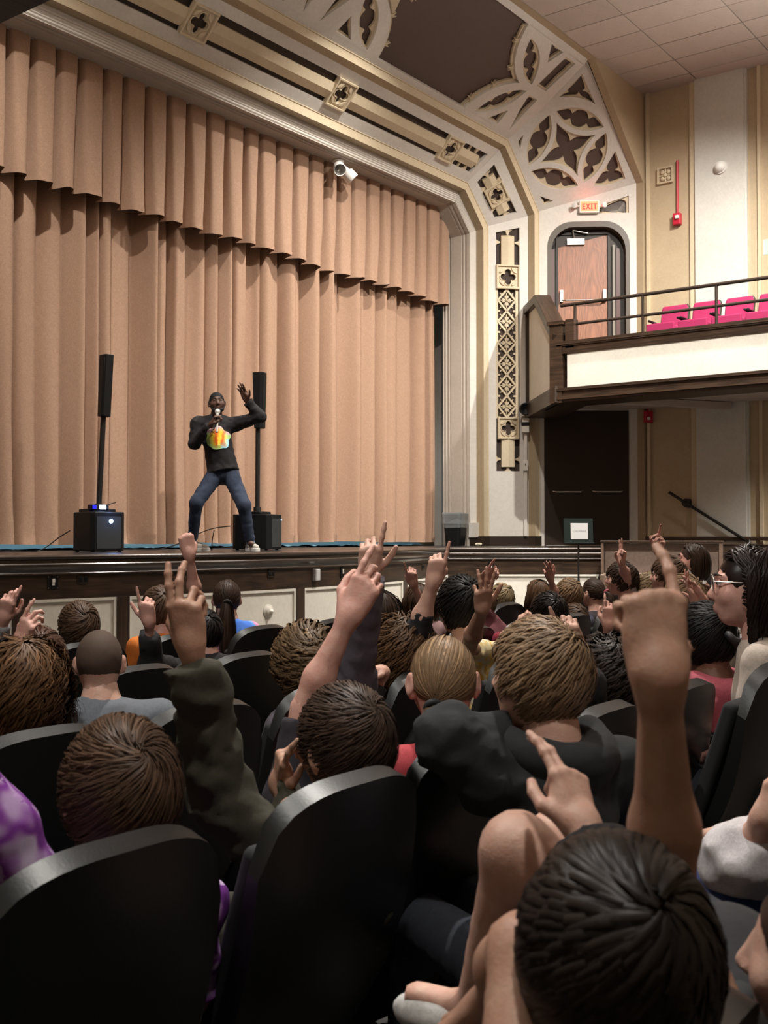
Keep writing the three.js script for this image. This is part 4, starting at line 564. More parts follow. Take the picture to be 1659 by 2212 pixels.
// ---------- audience chairs ----------
// a chair faces -z; its origin is on the floor under the top edge of the back
function shellBack() {
  const W = 0.232, H = 0.66, nx = 16, ny = 14, th = 0.042, f = [], b = []; const outline = (u) => { const top = H - 0.075 * Math.pow(Math.abs(u), 3.2) - 0.06 * Math.pow(Math.abs(u), 14); return top; };
  const P = (u, v, back) => { const narrow = 1 - 0.10 * (1 - v) * (1 - v), x = W * u * narrow, y = v * outline(u) - (back ? 0.014 * v : 0), z = 0.22 * (v - 1) * -1 * -1 * 1.0 + 0.035 * (u * u) * -1 + (back ? th * (0.55 + 0.45 * Math.sqrt(Math.max(0, 1 - u * u * u * u))) : 0) + 0.05 * Math.sin(v * Math.PI) * (back ? 1 : 0.6); return V3(x, y, z); };
  const q = []; for (let j = 0; j < ny; j++) for (let i = 0; i < nx; i++) { const u0 = -1 + 2 * i / nx, u1 = -1 + 2 * (i + 1) / nx, v0 = j / ny, v1 = (j + 1) / ny; f.push([P(u0, v0), P(u1, v0), P(u1, v1), P(u0, v1)].reverse()); b.push([P(u0, v0, 1), P(u1, v0, 1), P(u1, v1, 1), P(u0, v1, 1)]); }
  for (let i = 0; i < nx; i++) { const u0 = -1 + 2 * i / nx, u1 = -1 + 2 * (i + 1) / nx; q.push([P(u0, 1, 1), P(u1, 1, 1), P(u1, 1), P(u0, 1)], [P(u0, 0, 1), P(u1, 0, 1), P(u1, 0), P(u0, 0)].reverse()); }
  for (let j = 0; j < ny; j++) for (const u of [-1, 1]) { const a = [P(u, j / ny), P(u, (j + 1) / ny), P(u, (j + 1) / ny, 1), P(u, j / ny, 1)]; q.push(u < 0 ? a : a.reverse()); }
  let g = quads([...f, ...b, ...q]); g.deleteAttribute('normal'); g.deleteAttribute('uv'); g = mergeVertices(g, 1e-4); return boxUV(toCreasedNormals(g, 0.7));
}
const chairProto = thing('theatre_chair', 'black moulded theatre chair', 'chair');
{
  const s = shellBack(); mesh('back_shell', s.translate(0, 0.235, 0), M.seatShell, chairProto);
  const cu = new RoundedBoxGeometry(0.38, 0.48, 0.045, 3, 0.02); cu.rotateX(0.32).translate(0, 0.555, -0.145); mesh('back_cushion', boxUV(cu), std(lin(0.014, 0.014, 0.015), 0.9), chairProto);
  mesh('seat', boxUV(new RoundedBoxGeometry(0.42, 0.09, 0.42, 3, 0.04).rotateX(0.06).translate(0, 0.4, -0.4)), std(lin(0.014, 0.014, 0.015), 0.9), chairProto);
  for (const x of [-0.252, 0.252]) { mesh('arm_rest', rbox(0.045, 0.03, 0.3, 0.013, x, 0.6, -0.33), M.blackPlastic, chairProto); mesh('standard', [rbox(0.035, 0.58, 0.11, 0.012, x, 0.29, -0.33), rbox(0.04, 0.04, 0.24, 0.012, x, 0.02, -0.33)], M.blackMetal, chairProto); }
}

// ---------- people: bodies are one smooth surface meshed from blended capsules and ellipsoids ----------
const add3 = (a, b, k = 1) => [a[0] + b[0] * k, a[1] + b[1] * k, a[2] + b[2] * k], sub3 = (a, b) => [a[0] - b[0], a[1] - b[1], a[2] - b[2]], dot3 = (a, b) => a[0] * b[0] + a[1] * b[1] + a[2] * b[2], len3 = (a) => Math.hypot(a[0], a[1], a[2]), mul3 = (a, k) => [a[0] * k, a[1] * k, a[2] * k];
const nrm = (a) => { const l = len3(a) || 1; return [a[0] / l, a[1] / l, a[2] / l]; }, crs = (a, b) => [a[1] * b[2] - a[2] * b[1], a[2] * b[0] - a[0] * b[2], a[0] * b[1] - a[1] * b[0]], mix3 = (a, b, t) => [a[0] + (b[0] - a[0]) * t, a[1] + (b[1] - a[1]) * t, a[2] + (b[2] - a[2]) * t];
// primitives; k is the blending distance
const cap = (a, b, r0, r1 = r0, k = 0.02, cut = 0) => { const d = sub3(b, a), L = len3(d), R = Math.max(r0, r1); return { k, lo: [0, 1, 2].map((i) => Math.min(a[i], b[i]) - R), hi: [0, 1, 2].map((i) => Math.max(a[i], b[i]) + R), d(x, y, z) { const px = x - a[0], py = y - a[1], pz = z - a[2]; let t = (px * d[0] + py * d[1] + pz * d[2]) / (L * L || 1); const tr = t; t = t < 0 ? 0 : t > 1 ? 1 : t; const q = Math.hypot(px - d[0] * t, py - d[1] * t, pz - d[2] * t) - (r0 + (r1 - r0) * t); return cut ? Math.max(q, (tr - 1) * L) : q; } }; };
// ellipsoid with half axes r along the frame F = [X, Y, Z]
const ell = (c, r, F, k = 0.02, sub = 0) => { const R = Math.max(...r); return { k, sub, lo: c.map((v) => v - R), hi: c.map((v) => v + R), d(x, y, z) { const p = [x - c[0], y - c[1], z - c[2]]; const a = F ? dot3(p, F[0]) : p[0], b = F ? dot3(p, F[1]) : p[1], e = F ? dot3(p, F[2]) : p[2]; const k0 = Math.hypot(a / r[0], b / r[1], e / r[2]), k1 = Math.hypot(a / (r[0] * r[0]), b / (r[1] * r[1]), e / (r[2] * r[2])); return k1 < 1e-9 ? -Math.min(...r) : k0 * (k0 - 1) / k1; } }; };
const half = (c, n, sub = 1) => ({ k: 0.004, sub, all: true, d: (x, y, z) => dot3(sub3([x, y, z], c), n) }); // removes the side that n points away from
const smin = (a, b, k) => { const h = k - Math.abs(a - b); return h > 0 ? Math.min(a, b) - h * h / (4 * k) : Math.min(a, b); };
function field(prims, x, y, z) { let f = 1e3; for (const p of prims) { const d = p.d(x, y, z); f = p.sub ? -smin(-f, d, p.k) : smin(f, d, p.k); } return f; }
function skinOf(prims, cell, disp) {
  const lo = [1e9, 1e9, 1e9], hi = [-1e9, -1e9, -1e9]; for (const p of prims) if (!p.sub) for (let i = 0; i < 3; i++) { lo[i] = Math.min(lo[i], p.lo[i]); hi[i] = Math.max(hi[i], p.hi[i]); }
  const pad = 0.012 + 2 * cell, n = [0, 1, 2].map((i) => Math.ceil((hi[i] - lo[i] + 2 * pad) / cell) + 1), o = lo.map((v) => v - pad), [nx, ny, nz] = n, F = new Float32Array(nx * ny * nz).fill(1);
  for (const p of prims) {
    const m = p.k + 3 * cell, a = p.all ? [0, 0, 0] : p.lo.map((v, i) => Math.max(0, Math.floor((v - m - o[i]) / cell))), b = p.all ? n.map((v) => v - 1) : p.hi.map((v, i) => Math.min(n[i] - 1, Math.ceil((v + m - o[i]) / cell)));
    for (let k = a[2]; k <= b[2]; k++) for (let j = a[1]; j <= b[1]; j++) { let q = (k * ny + j) * nx + a[0]; const y = o[1] + j * cell, z = o[2] + k * cell; for (let i = a[0]; i <= b[0]; i++, q++) { if (p.sub && F[q] > 0.05) continue; const d = p.d(o[0] + i * cell, y, z); F[q] = p.sub ? -smin(-F[q], d, p.k) : smin(F[q], d, p.k); } }
  }
  if (disp) for (let k = 0, q = 0; k < nz; k++) for (let j = 0; j < ny; j++) for (let i = 0; i < nx; i++, q++) if (Math.abs(F[q]) < 4 * cell) F[q] += disp(o[0] + i * cell, o[1] + j * cell, o[2] + k * cell);
  const id = new Int32Array(nx * ny * nz).fill(-1), P = [], ix = [], sx = 1, sy = nx, sz = nx * ny, cs = [0, sx, sy, sx + sy, sz, sx + sz, sy + sz, sx + sy + sz], ed = [[0, 1], [2, 3], [4, 5], [6, 7], [0, 2], [1, 3], [4, 6], [5, 7], [0, 4], [1, 5], [2, 6], [3, 7]];
  for (let k = 0; k + 1 < nz; k++) for (let j = 0; j + 1 < ny; j++) for (let i = 0; i + 1 < nx; i++) {
    const q = k * sz + j * sy + i; let m = 0; for (let c = 0; c < 8; c++) if (F[q + cs[c]] < 0) m |= 1 << c; if (m === 0 || m === 255) continue;
    let x = 0, y = 0, z = 0, w = 0; for (const [a, b] of ed) { const s = (m >> a) & 1, t = (m >> b) & 1; if (s === t) continue; const fa = F[q + cs[a]], fb = F[q + cs[b]], u = fa / (fa - fb), ax = a & 1, ay = (a >> 1) & 1, az = a >> 2; x += ax + u * ((b & 1) - ax); y += ay + u * (((b >> 1) & 1) - ay); z += az + u * ((b >> 2) - az); w++; }
    id[q] = P.length / 3; P.push(o[0] + (i + x / w) * cell, o[1] + (j + y / w) * cell, o[2] + (k + z / w) * cell);
  }
  for (let k = 1; k + 1 < nz; k++) for (let j = 1; j + 1 < ny; j++) for (let i = 1; i + 1 < nx; i++) {
    const q = k * sz + j * sy + i, s = F[q] < 0; for (const [d, u, v] of [[sx, sy, sz], [sy, sz, sx], [sz, sx, sy]]) { const t = F[q + d] < 0; if (s === t) continue; const a = id[q], b = id[q - u], c = id[q - u - v], e = id[q - v]; if (a < 0 || b < 0 || c < 0 || e < 0) continue; if (s) ix.push(a, b, c, a, c, e); else ix.push(a, c, b, a, e, c); }
  }
  const g = new THREE.BufferGeometry(); g.setAttribute('position', new THREE.Float32BufferAttribute(P, 3)); g.setIndex(ix); g.computeVertexNormals(); return boxUV(g);
}
const bbox = (prims) => prims;

// ---------- hands: palm, four jointed fingers, thumb from the side of the palm ----------
// W wrist, F finger direction, N direction the palm faces, side +1 if the thumb lies toward F x N
const POSES = { point: { c: [0.03, 0.92, 0.96, 0.98], th: 0.75, sp: 0.1 }, two: { c: [0.04, 0.06, 0.95, 0.98], th: 0.8, sp: 0.5 }, three: { c: [0.08, 0.1, 0.12, 0.9], th: 0.3, sp: 0.5 }, open: { c: [0.1, 0.06, 0.1, 0.16], th: 0.0, sp: 0.7 }, fist: { c: [0.95, 0.97, 0.98, 1], th: 0.85, sp: 0 }, rest: { c: [0.25, 0.3, 0.36, 0.42], th: 0.25, sp: 0.2 }, grip: { c: [0.66, 0.7, 0.73, 0.76], th: 0.62, sp: 0 }, loose: { c: [0.12, 0.5, 0.62, 0.72], th: 0.4, sp: 0.3 }, thumbup: { c: [0.05, 0.93, 0.95, 0.97], th: -0.2, sp: 0.2 } };
function handPrims(W, F, N, side, s, pose) {
  const o = typeof pose === 'string' ? POSES[pose] : pose; F = nrm(F); N = nrm(sub3(N, mul3(F, dot3(N, F)))); const L = mul3(crs(F, N), side), at = (f, l, n) => add3(add3(add3(W, F, f * s), L, l * s), N, n * s), P = [];
  const K = [[0.092, 0.027], [0.095, 0.008], [0.091, -0.011], [0.083, -0.028]];
  K.forEach(([f, l], i) => { P.push(cap(at(0.012, l * 0.62, 0), at(f, l, -0.002), 0.0138 * s, 0.0115 * s, 0.014 * s)); });
  P.push(ell(at(0.058, 0.0, 0.004), [0.038 * s, 0.034 * s, 0.015 * s], [F, L, N], 0.012 * s), ell(at(0.048, 0.024, 0.012), [0.032 * s, 0.015 * s, 0.016 * s], [nrm(add3(F, L, 0.5)), L, N], 0.012 * s), ell(at(0.046, -0.023, 0.01), [0.03 * s, 0.012 * s, 0.013 * s], [F, L, N], 0.012 * s));
  P.push(cap(at(-0.008, 0, 0), at(0.02, 0, 0.001), 0.019 * s, 0.0225 * s, 0.02 * s));
  const len = [[0.043, 0.026, 0.021], [0.047, 0.03, 0.022], [0.043, 0.028, 0.021], [0.034, 0.021, 0.019]];
  K.forEach(([f, l], i) => {
    let p = at(f, l, -0.002), a = 0; const c = o.c[i], sp = (1.1 - i * 0.75) * 0.12 * o.sp, dirs = [78, 98, 62];
    const D = (ang) => nrm(add3(mul3(nrm(add3(F, L, sp)), Math.cos(ang)), N, Math.sin(ang)));
    P.push(ell(p, [0.0112 * s, 0.0112 * s, 0.0112 * s], null, 0.006 * s));
    for (let j = 0; j < 3; j++) { a += c * dirs[j] * Math.PI / 180; const q = add3(p, D(a), len[i][j] * s), r0 = (0.0096 - j * 0.0008 - (i === 3 ? 0.0012 : 0)) * s * (o.fr ?? 0.92); P.push(cap(p, q, r0, r0 * 0.92, 0.004 * s)); if (j < 2) P.push(ell(q, [r0 * 1.04, r0 * 1.04, r0 * 1.04], null, 0.003 * s)); p = q; }
  });
  const b = at(0.022, 0.026, 0.006), t = o.th; let d1 = nrm(add3(add3(mul3(L, 0.85 - 0.5 * Math.max(0, t)), F, 0.75), N, 0.2 + 0.55 * Math.max(0, t))), d2 = nrm(add3(add3(mul3(L, 0.5 - 1.15 * Math.max(0, t)), F, 0.85), N, 0.1 + 0.6 * Math.max(0, t))), d3 = nrm(add3(add3(mul3(L, 0.35 - 1.25 * Math.max(0, t)), F, 0.85 - 0.5 * Math.max(0, t)), N, 0.05 + 0.35 * Math.max(0, t)));
  const q1 = add3(b, d1, 0.04 * s), q2 = add3(q1, d2, 0.032 * s), q3 = add3(q2, d3, 0.024 * s); P.push(cap(b, q1, 0.0145 * s, 0.0118 * s, 0.012 * s), cap(q1, q2, 0.0112 * s, 0.0102 * s, 0.004 * s), cap(q2, q3, 0.0104 * s, 0.0082 * s, 0.003 * s));
  return P;
}

// ---------- hair: a scalp cap and separate locks laid along the growth direction ----------
function hairLocks(H, h, collide, rnd) {
  // H: {c, R, U, F, r:[x,y,z] skull half axes}; works in skull coordinates
  const pos = [], col = [], nor = [], ix = [], toW = (q) => add3(add3(add3(H.c, H.R, q[0]), H.U, q[1]), H.F, q[2]), r = H.r, crown = nrm(h.crown || [0.1, 0.72, -0.68]);
  const onS = (q, e) => { const k = Math.hypot(q[0] / (r[0] + e), q[1] / (r[1] + e), q[2] / (r[2] + e)); return mul3(q, 1 / k); }, N = (q) => nrm([q[0] / r[0] ** 2, q[1] / r[1] ** 2, q[2] / r[2] ** 2]);
  const hairy = (q) => { const x = q[0] / r[0], y = q[1] / r[1], z = q[2] / r[2]; if (z > 0.25) return y > (h.fringe ?? 0.45) + 0.12 * (z - 0.25); if (z > -0.2) return y > (Math.abs(x) > 0.7 ? (h.side ?? -0.12) : -0.3); return y > (h.nape ?? -0.72); };
  const base = h.color, w0 = h.w ?? 0.006;
  const lock = (pts, nrmAt, w, tone) => {
    const n = pts.length, b = pos.length / 3; for (let i = 0; i < n; i++) {
      const t = i / (n - 1), d = nrm(sub3(pts[Math.min(n - 1, i + 1)], pts[Math.max(0, i - 1)])), nn = nrmAt[i], s = nrm(crs(d, nn)), u = crs(s, d), ww = w * (0.55 + 0.9 * Math.sin(Math.PI * Math.min(1, 0.25 + t * 0.6))) * (1 - Math.pow(t, 4) * 0.85); const k = tone * (0.86 + 0.25 * t);
      for (const a of [1, -1]) { const p = add3(pts[i], s, a * ww * 0.5); pos.push(...p); nor.push(...nrm(add3(add3(mul3(s, a * 0.45), u, 0.35), nn, 0.9))); col.push(base[0] * k, base[1] * k, base[2] * k); }
      if (i) { const p = b + (i - 1) * 2, q = p + 1; ix.push(p, q + 2, q, p, p + 2, q + 2); }
    }
  };
  const M = h.steps ?? 7, tie = h.tie;
  for (let i = 0, tries = 0; i < h.n && tries < h.n * 8; tries++) {
    const ct = 2 * rnd() - 1, ph = rnd() * 2 * Math.PI, sq = Math.sqrt(1 - ct * ct); let q = [sq * Math.cos(ph) * r[0], ct * r[1], sq * Math.sin(ph) * r[2]]; if (!hairy(q)) continue; i++;
    const lift0 = h.lift * (0.25 + 0.9 * rnd()), L = h.len * (0.7 + 0.5 * rnd()), pts = [], nn = [], tone = 0.72 + 0.5 * rnd() * (0.6 + 0.4 * rnd()) + (rnd() < 0.14 ? (h.streak ?? 0.3) : 0); let dir = null; const swirl = (h.swirl ?? 0.35), ph0 = rnd() * 6.28, jit = (h.jit ?? 0.25), jv = [rnd() - 0.5, rnd() - 0.5, rnd() - 0.5];
    for (let k = 0; k <= M; k++) {
      const t = k / M, nl = N(q); const away = sub3(q, [crown[0] * r[0], crown[1] * r[1], crown[2] * r[2]]); let f;
      if (tie) { f = sub3(tie, q); f = sub3(f, mul3(nl, dot3(f, nl))); if (len3(sub3(tie, q)) < 0.012 && k > 1) break; }
      else { f = sub3(away, mul3(nl, dot3(away, nl))); f = nrm(f); f = add3(f, crs(nl, f), swirl * (1 - 0.7 * t)); if (h.sweep) f = add3(f, h.sweep, 0.7); }
      f = nrm(f); if (h.free && q[2] / r[2] > 0.02) { const sx = Math.sign(q[0] || jv[0]); f = nrm(add3(f, [sx * 0.75, 0, -1.7], q[1] / r[1] > 0.8 ? 0.9 : 2.6)); } if (!tie) f = nrm(add3(f, jv, jit)); const gr = (h.gravity ?? 0.3) * t; const down = [-dot3(H.R, [0, 1, 0]), -dot3(H.U, [0, 1, 0]), -dot3(H.F, [0, 1, 0])]; f = nrm(add3(f, down, gr)); if (dir) f = nrm(add3(mul3(dir, h.stiff ?? 0.5), f)); dir = f;
      const e = lift0 * (0.5 + (h.puff ?? 0.6) * Math.sin(Math.PI * Math.min(1, t * 0.9 + 0.1))) + (h.spike ? h.spike * t : 0);
      const kk = Math.hypot(q[0] / (r[0] + e), q[1] / (r[1] + e), q[2] / (r[2] + e)); let s = kk < 1 || !h.free || t < 0.35 ? onS(q, e) : q; let w = toW(s);
      if (h.free) for (const c of collide) { const d = c.d(...w); if (d < 0.008) { const g = nrm([c.d(w[0] + 0.002, w[1], w[2]) - d, c.d(w[0], w[1] + 0.002, w[2]) - d, c.d(w[0], w[1], w[2] + 0.002) - d]); w = add3(w, g, 0.008 - d); const v = sub3(w, H.c); s = [dot3(v, H.R), dot3(v, H.U), dot3(v, H.F)]; } }
      const wn = nrm(add3(add3(mul3(H.R, nl[0]), H.U, nl[1]), H.F, nl[2])); if (h.curl) { const a = ph0 + t * h.curlN * 6.28, side = crs(wn, nrm(add3(add3(mul3(H.R, f[0]), H.U, f[1]), H.F, f[2]))); w = add3(add3(w, side, Math.cos(a) * h.curl * Math.min(1, t * 3)), wn, Math.sin(a) * h.curl * Math.min(1, t * 3) + h.curl * 0.4); }
      pts.push(w); nn.push(wn); q = add3(s, f, L / M);
    }
    if (pts.length > 2) lock(pts, nn, w0 * (0.7 + 0.7 * rnd()), tone);
  }
  if (h.tail) { // gathered tail below the tie
    const T = toW(tie), back = h.tail.dir; for (let i = 0; i < h.tail.n; i++) { const a = rnd() * 6.28, rr = Math.sqrt(rnd()), pts = [], nn = [], tone = 0.6 + 0.75 * rnd(); const L = h.tail.len * (0.7 + 0.4 * rnd()), K = 9; const A = nrm(crs(back, [0.3, 1, 0.2])), B = nrm(crs(A, [0, 1, 0])); for (let k = 0; k <= K; k++) { const t = k / K, sp = h.tail.r * (0.35 + 1.1 * Math.sin(Math.PI * Math.min(1, 0.12 + t * 0.75))) * rr; const c = add3(add3(T, back, 0.05 * Math.sin(Math.min(1, t * 3) * 1.57)), [0, -1, 0], L * Math.max(0, t - 0.04)); const off = add3(mul3(A, Math.cos(a) * sp), B, Math.sin(a) * sp); const wv = h.curl ? mul3(A, Math.sin(t * 14 + a * 3) * h.curl) : [0, 0, 0]; pts.push(add3(add3(c, off), wv)); nn.push(nrm(add3(off, back, 0.001))); } lock(pts, nn, w0 * (0.8 + 0.6 * rnd()), tone); }
  }
  const g = new THREE.BufferGeometry(); g.setAttribute('position', new THREE.Float32BufferAttribute(pos, 3)); g.setAttribute('normal', new THREE.Float32BufferAttribute(nor, 3)); g.setAttribute('color', new THREE.Float32BufferAttribute(col, 3)); g.setIndex(ix); return g;
}
const hairMats = {};
const hairMat = (rough) => hairMats[rough] ??= new THREE.MeshPhysicalMaterial({ vertexColors: true, roughness: rough, specularIntensity: 0.4, side: THREE.DoubleSide });
function tint(g, c) { const n = g.attributes.position.count, a = new Float32Array(n * 3); for (let i = 0; i < n; i++) a.set(c, i * 3); g.setAttribute('color', new THREE.BufferAttribute(a, 3)); return g; }
const skinMats = {};
const skinMat = (c) => skinMats[c.join()] ??= new THREE.MeshPhysicalMaterial({ color: lin(...c), map: rep(T_SKIN, 6), roughness: 0.52, bumpMap: rep(B_SKIN, 14), bumpScale: 0.0004, side: THREE.DoubleSide });
const clothMats = {};
const clothMat = (c, o = {}) => clothMats[c.join() + JSON.stringify(Object.keys(o))] ??= std(lin(...c), o.rough ?? 0.88, { map: rep(T_CLOTH, 4), bumpMap: rep(B_WEAVE, 24), bumpScale: 0.0008, ...o.m });
const SK = { fair: [0.64, 0.41, 0.325], pink: [0.66, 0.385, 0.32], light: [0.55, 0.34, 0.26], tan: [0.5, 0.30, 0.215], brown: [0.2, 0.1, 0.065], dark: [0.105, 0.052, 0.034] };
const HC = { brown: [0.088, 0.051, 0.032], dbrown: [0.046, 0.028, 0.02], black: [0.010, 0.0085, 0.0085], blond: [0.34, 0.22, 0.12], dblond: [0.235, 0.15, 0.085], auburn: [0.13, 0.056, 0.03], sandy: [0.21, 0.135, 0.078], buzz: [0.07, 0.047, 0.035] };

function headPrims(H, s, face, ears) {
  const at = (x, y, z) => add3(add3(add3(H.c, H.R, x * s), H.U, y * s), H.F, z * s), Fm = [H.R, H.U, H.F], P = [];
  P.push(ell(H.c, H.r, Fm, 0.02 * s), ell(at(0, -0.045, 0.03), [0.058 * s, 0.062 * s, 0.062 * s], Fm, 0.03 * s), ell(at(0, -0.088, 0.052), [0.03 * s, 0.022 * s, 0.028 * s], Fm, 0.025 * s), cap(at(0, -0.05, -0.025), at(0, -0.16, -0.035), 0.047 * s, 0.052 * s, 0.03 * s));
  P.push(cap(at(0, 0.0, 0.088), at(0, -0.03, 0.103), 0.008 * s, 0.0125 * s, 0.012 * s), ell(at(0.011, -0.034, 0.095), [0.008 * s, 0.007 * s, 0.01 * s], Fm, 0.006 * s), ell(at(-0.011, -0.034, 0.095), [0.008 * s, 0.007 * s, 0.01 * s], Fm, 0.006 * s));
  for (const e of [-1, 1]) {
    P.push(ell(at(e * 0.042, -0.03, 0.06), [0.022 * s, 0.02 * s, 0.02 * s], Fm, 0.02 * s));
    if (face) { P.push(ell(at(e * 0.03, 0.004, 0.092), [0.017 * s, 0.010 * s, 0.012 * s], Fm, 0.008 * s, 1)); P.push(cap(at(e * 0.014, 0.02, 0.088), at(e * 0.044, 0.02, 0.075), 0.008 * s, 0.007 * s, 0.01 * s)); P.push(cap(at(0, -0.061, 0.091), at(e * 0.019, -0.063, 0.083), 0.0065 * s, 0.004 * s, 0.006 * s), cap(at(0, -0.071, 0.089), at(e * 0.016, -0.07, 0.083), 0.007 * s, 0.004 * s, 0.006 * s)); }
    if (ears !== 0) { const out = nrm(add3(add3(mul3(H.R, e), H.F, -0.55), H.U, 0.1)), fw = nrm(add3(H.F, H.R, e * 0.45)); const c = at(e * 0.074, -0.014, -0.008), E = [out, H.U, fw]; P.push(ell(add3(c, out, 0.006 * s), [0.007 * s, 0.027 * s, 0.0165 * s], E, 0.006 * s), ell(add3(c, H.U, -0.026 * s), [0.007 * s, 0.011 * s, 0.01 * s], E, 0.008 * s), ell(add3(add3(c, out, 0.014 * s), fw, 0.003 * s), [0.006 * s, 0.018 * s, 0.009 * s], E, 0.004 * s, 1)); }
  }
  return P;
}
// wrinkles: noise squeezed across the cloth
const wrinkle = (amp, sc, seed = 0) => (x, y, z) => { const a = noise3(x * sc + seed, y * sc * 1.7, z * sc), n = noise3(x * sc * 1.5 + 9, y * sc * 2.2 + seed + 1.2 * a, z * sc * 1.5), b = Math.sqrt(n * n + 0.012); return amp * (0.7 * a + 0.8 * (0.32 - b)); };

/* A seated child or adult. o: label, head [x, y, z], yaw (0 faces the stage, positive turns right), pitch, roll in degrees, s head size, b body size,
   skin, hair, shirt, trousers, arms {L, R}: {e elbow, w wrist, f finger direction, n palm direction, pose, sleeve 0..2}, px width of the head in the picture (sets the detail) */
function person(o) {
  const rnd = rng(o.seed ?? Math.round(o.head[0] * 971 + o.head[2] * 577)), s = o.s ?? 0.95, b = o.b ?? 0.8, D = Math.PI / 180, FL = o.floor ?? FLOOR, base = [o.head[0], FL, o.head[2]], px = o.px ?? 100;
  const t = thing('person', o.label, 'person', base), rel = (p) => sub3(p, base), Y = o.yaw * D, By = (o.byaw ?? o.yaw * 0.6) * D;
  const up = [0, 1, 0], q = new THREE.Quaternion().setFromEuler(new THREE.Euler((o.pitch ?? 0) * D, -Y, (o.roll ?? 0) * D, 'YXZ')), ax = (x, y, z) => V3(x, y, z).applyQuaternion(q).toArray();
  const H = { c: rel(o.head), R: ax(1, 0, 0), U: ax(0, 1, 0), F: ax(0, 0, -1), r: [0.0715 * s, 0.092 * s, 0.089 * s] };
  const bf = [Math.sin(By), 0, -Math.cos(By)], br = [Math.cos(By), 0, Math.sin(By)], lean = o.lean ?? 0;
  const neck = add3(add3(add3(H.c, up, -0.155 * s), mul3(add3(mul3(bf, 0.6), H.F, 0.4), -0.035 * s)), o.shift ?? [0, 0, 0]), chest = add3(add3(neck, up, -0.17 * b), bf, -0.02 * b), hip = o.hip ? rel(o.hip) : o.stand ? add3(neck, up, -0.56 * b) : add3(add3(neck, up, -0.5 * b), bf, -0.02 + lean * -0.2), sw = (o.sw ?? 0.165) * b;
  const sh = (e) => add3(add3(add3(neck, up, -(o.drop ?? 0.05) * b), br, e * sw), bf, -0.01), leg = (e) => (o.legs || {})[e > 0 ? 'R' : 'L'], knee = (e) => leg(e) ? rel(leg(e).k) : o.stand ? add3(add3(hip, up, -0.36 * b), br, e * 0.08 * b) : add3(add3(add3(hip, bf, 0.42 * b), br, e * 0.1 * b), up, 0.02), ank = (e) => { if (leg(e)) return rel(leg(e).a); const k = knee(e); return [k[0] + bf[0] * 0.02, Math.max(0.07, o.stand ? 0.07 : 0.07), k[2] + bf[2] * 0.02]; };
  const arm = (e) => { const a = (o.arms || {})[e > 0 ? 'R' : 'L']; const S = sh(e); if (a) { const W = rel(a.w); let E = a.e ? rel(a.e) : null; if (!E) { const u = 0.26 * b, f = 0.23 * b, d = sub3(W, S), l = Math.min(len3(d), (u + f) * 0.999), n = nrm(d), x = (u * u - f * f + l * l) / (2 * l), hgt = Math.sqrt(Math.max(0, u * u - x * x)); let pole = a.pole ?? add3(mul3(br, e * 0.6), up, -1); pole = nrm(sub3(pole, mul3(n, dot3(pole, n)))); E = add3(add3(S, n, x), pole, hgt); } return { S, E, W, ...a, f: a.f ?? nrm(sub3(W, E)), n: a.n ?? mul3(bf, 1) }; }
    const E = add3(add3(add3(S, up, -0.25 * b), br, e * 0.035), bf, 0.05), W = add3(add3(hip, bf, 0.24 * b), add3(mul3(br, e * 0.075), up, 0.1)); return { S, E, W, f: nrm(add3(bf, up, -0.3)), n: [0, -1, 0], pose: 'rest', sleeve: 0.9 }; };
  const A = { 1: arm(1), [-1]: arm(-1) }, near = px > 150, cb = o.detail ?? (near ? 0.015 : 0.025);
  // body
  const torso = [ell(add3(chest, up, 0.02), [0.125 * b, 0.17 * b, 0.085 * b], [br, up, bf], 0.05), cap(chest, hip, 0.105 * b, 0.115 * b, 0.05), cap(add3(neck, up, -0.045 * b), sh(1), 0.052 * b, 0.046 * b, 0.05), cap(add3(neck, up, -0.045 * b), sh(-1), 0.052 * b, 0.046 * b, 0.05), cap(neck, add3(neck, up, 0.05), 0.05 * s, 0.05 * s, 0.03)];
  const limbs = []; for (const e of [-1, 1]) { const a = A[e], ar = (o.armR ?? 1) * b; limbs.push(cap(a.S, a.E, 0.043 * ar, 0.035 * ar, 0.03), cap(a.E, mix3(a.E, a.W, 0.35), 0.035 * ar, 0.036 * ar, 0.02), cap(mix3(a.E, a.W, 0.35), mix3(a.E, a.W, 0.93), 0.034 * ar, 0.018 * ar, 0.02)); const k = knee(e), n = ank(e); limbs.push(cap(add3(hip, br, e * 0.07 * b), k, 0.078 * b, 0.055 * b, 0.04), cap(k, n, 0.052 * b, 0.034 * b, 0.03), cap(n, add3(n, bf, 0.12 * b), 0.03 * b, 0.025 * b, 0.02)); }
  const parts = [skinOf([...torso, ...limbs, cap(add3(H.c, H.U, -0.05 * s), neck, 0.045 * s, 0.05 * s, 0.03)], cb)];
  parts.push(skinOf(headPrims(H, s, o.face, o.ears), near ? 0.0042 : px > 90 || o.detail ? 0.0065 : 0.009));
  for (const e of [-1, 1]) { const a = A[e]; const fine = (o.arms || {})[e > 0 ? 'R' : 'L'] && !a.coarse; const hp = handPrims(a.W, a.f, a.n, (a.th ?? 1) * -e, (a.hs ?? 1) * (o.hand ?? 0.8), a.pose ?? 'point'), ar = (o.armR ?? 1) * b; if (fine) { const m = mix3(a.E, a.W, 0.35), hs = Math.min(1.1, a.hs ?? 1); hp.push(cap(mix3(a.E, a.W, 0.02), m, 0.036 * ar, 0.037 * ar, 0.02), cap(m, a.W, 0.037 * ar, 0.0205 * ar * hs, 0.025)); } parts.push(skinOf(hp, fine ? (near || a.fine ? 0.0031 : px > 100 ? 0.0044 : 0.006) : 0.014)); }
  mesh('body', parts, skinMat(SK[o.skin ?? 'fair']), t);
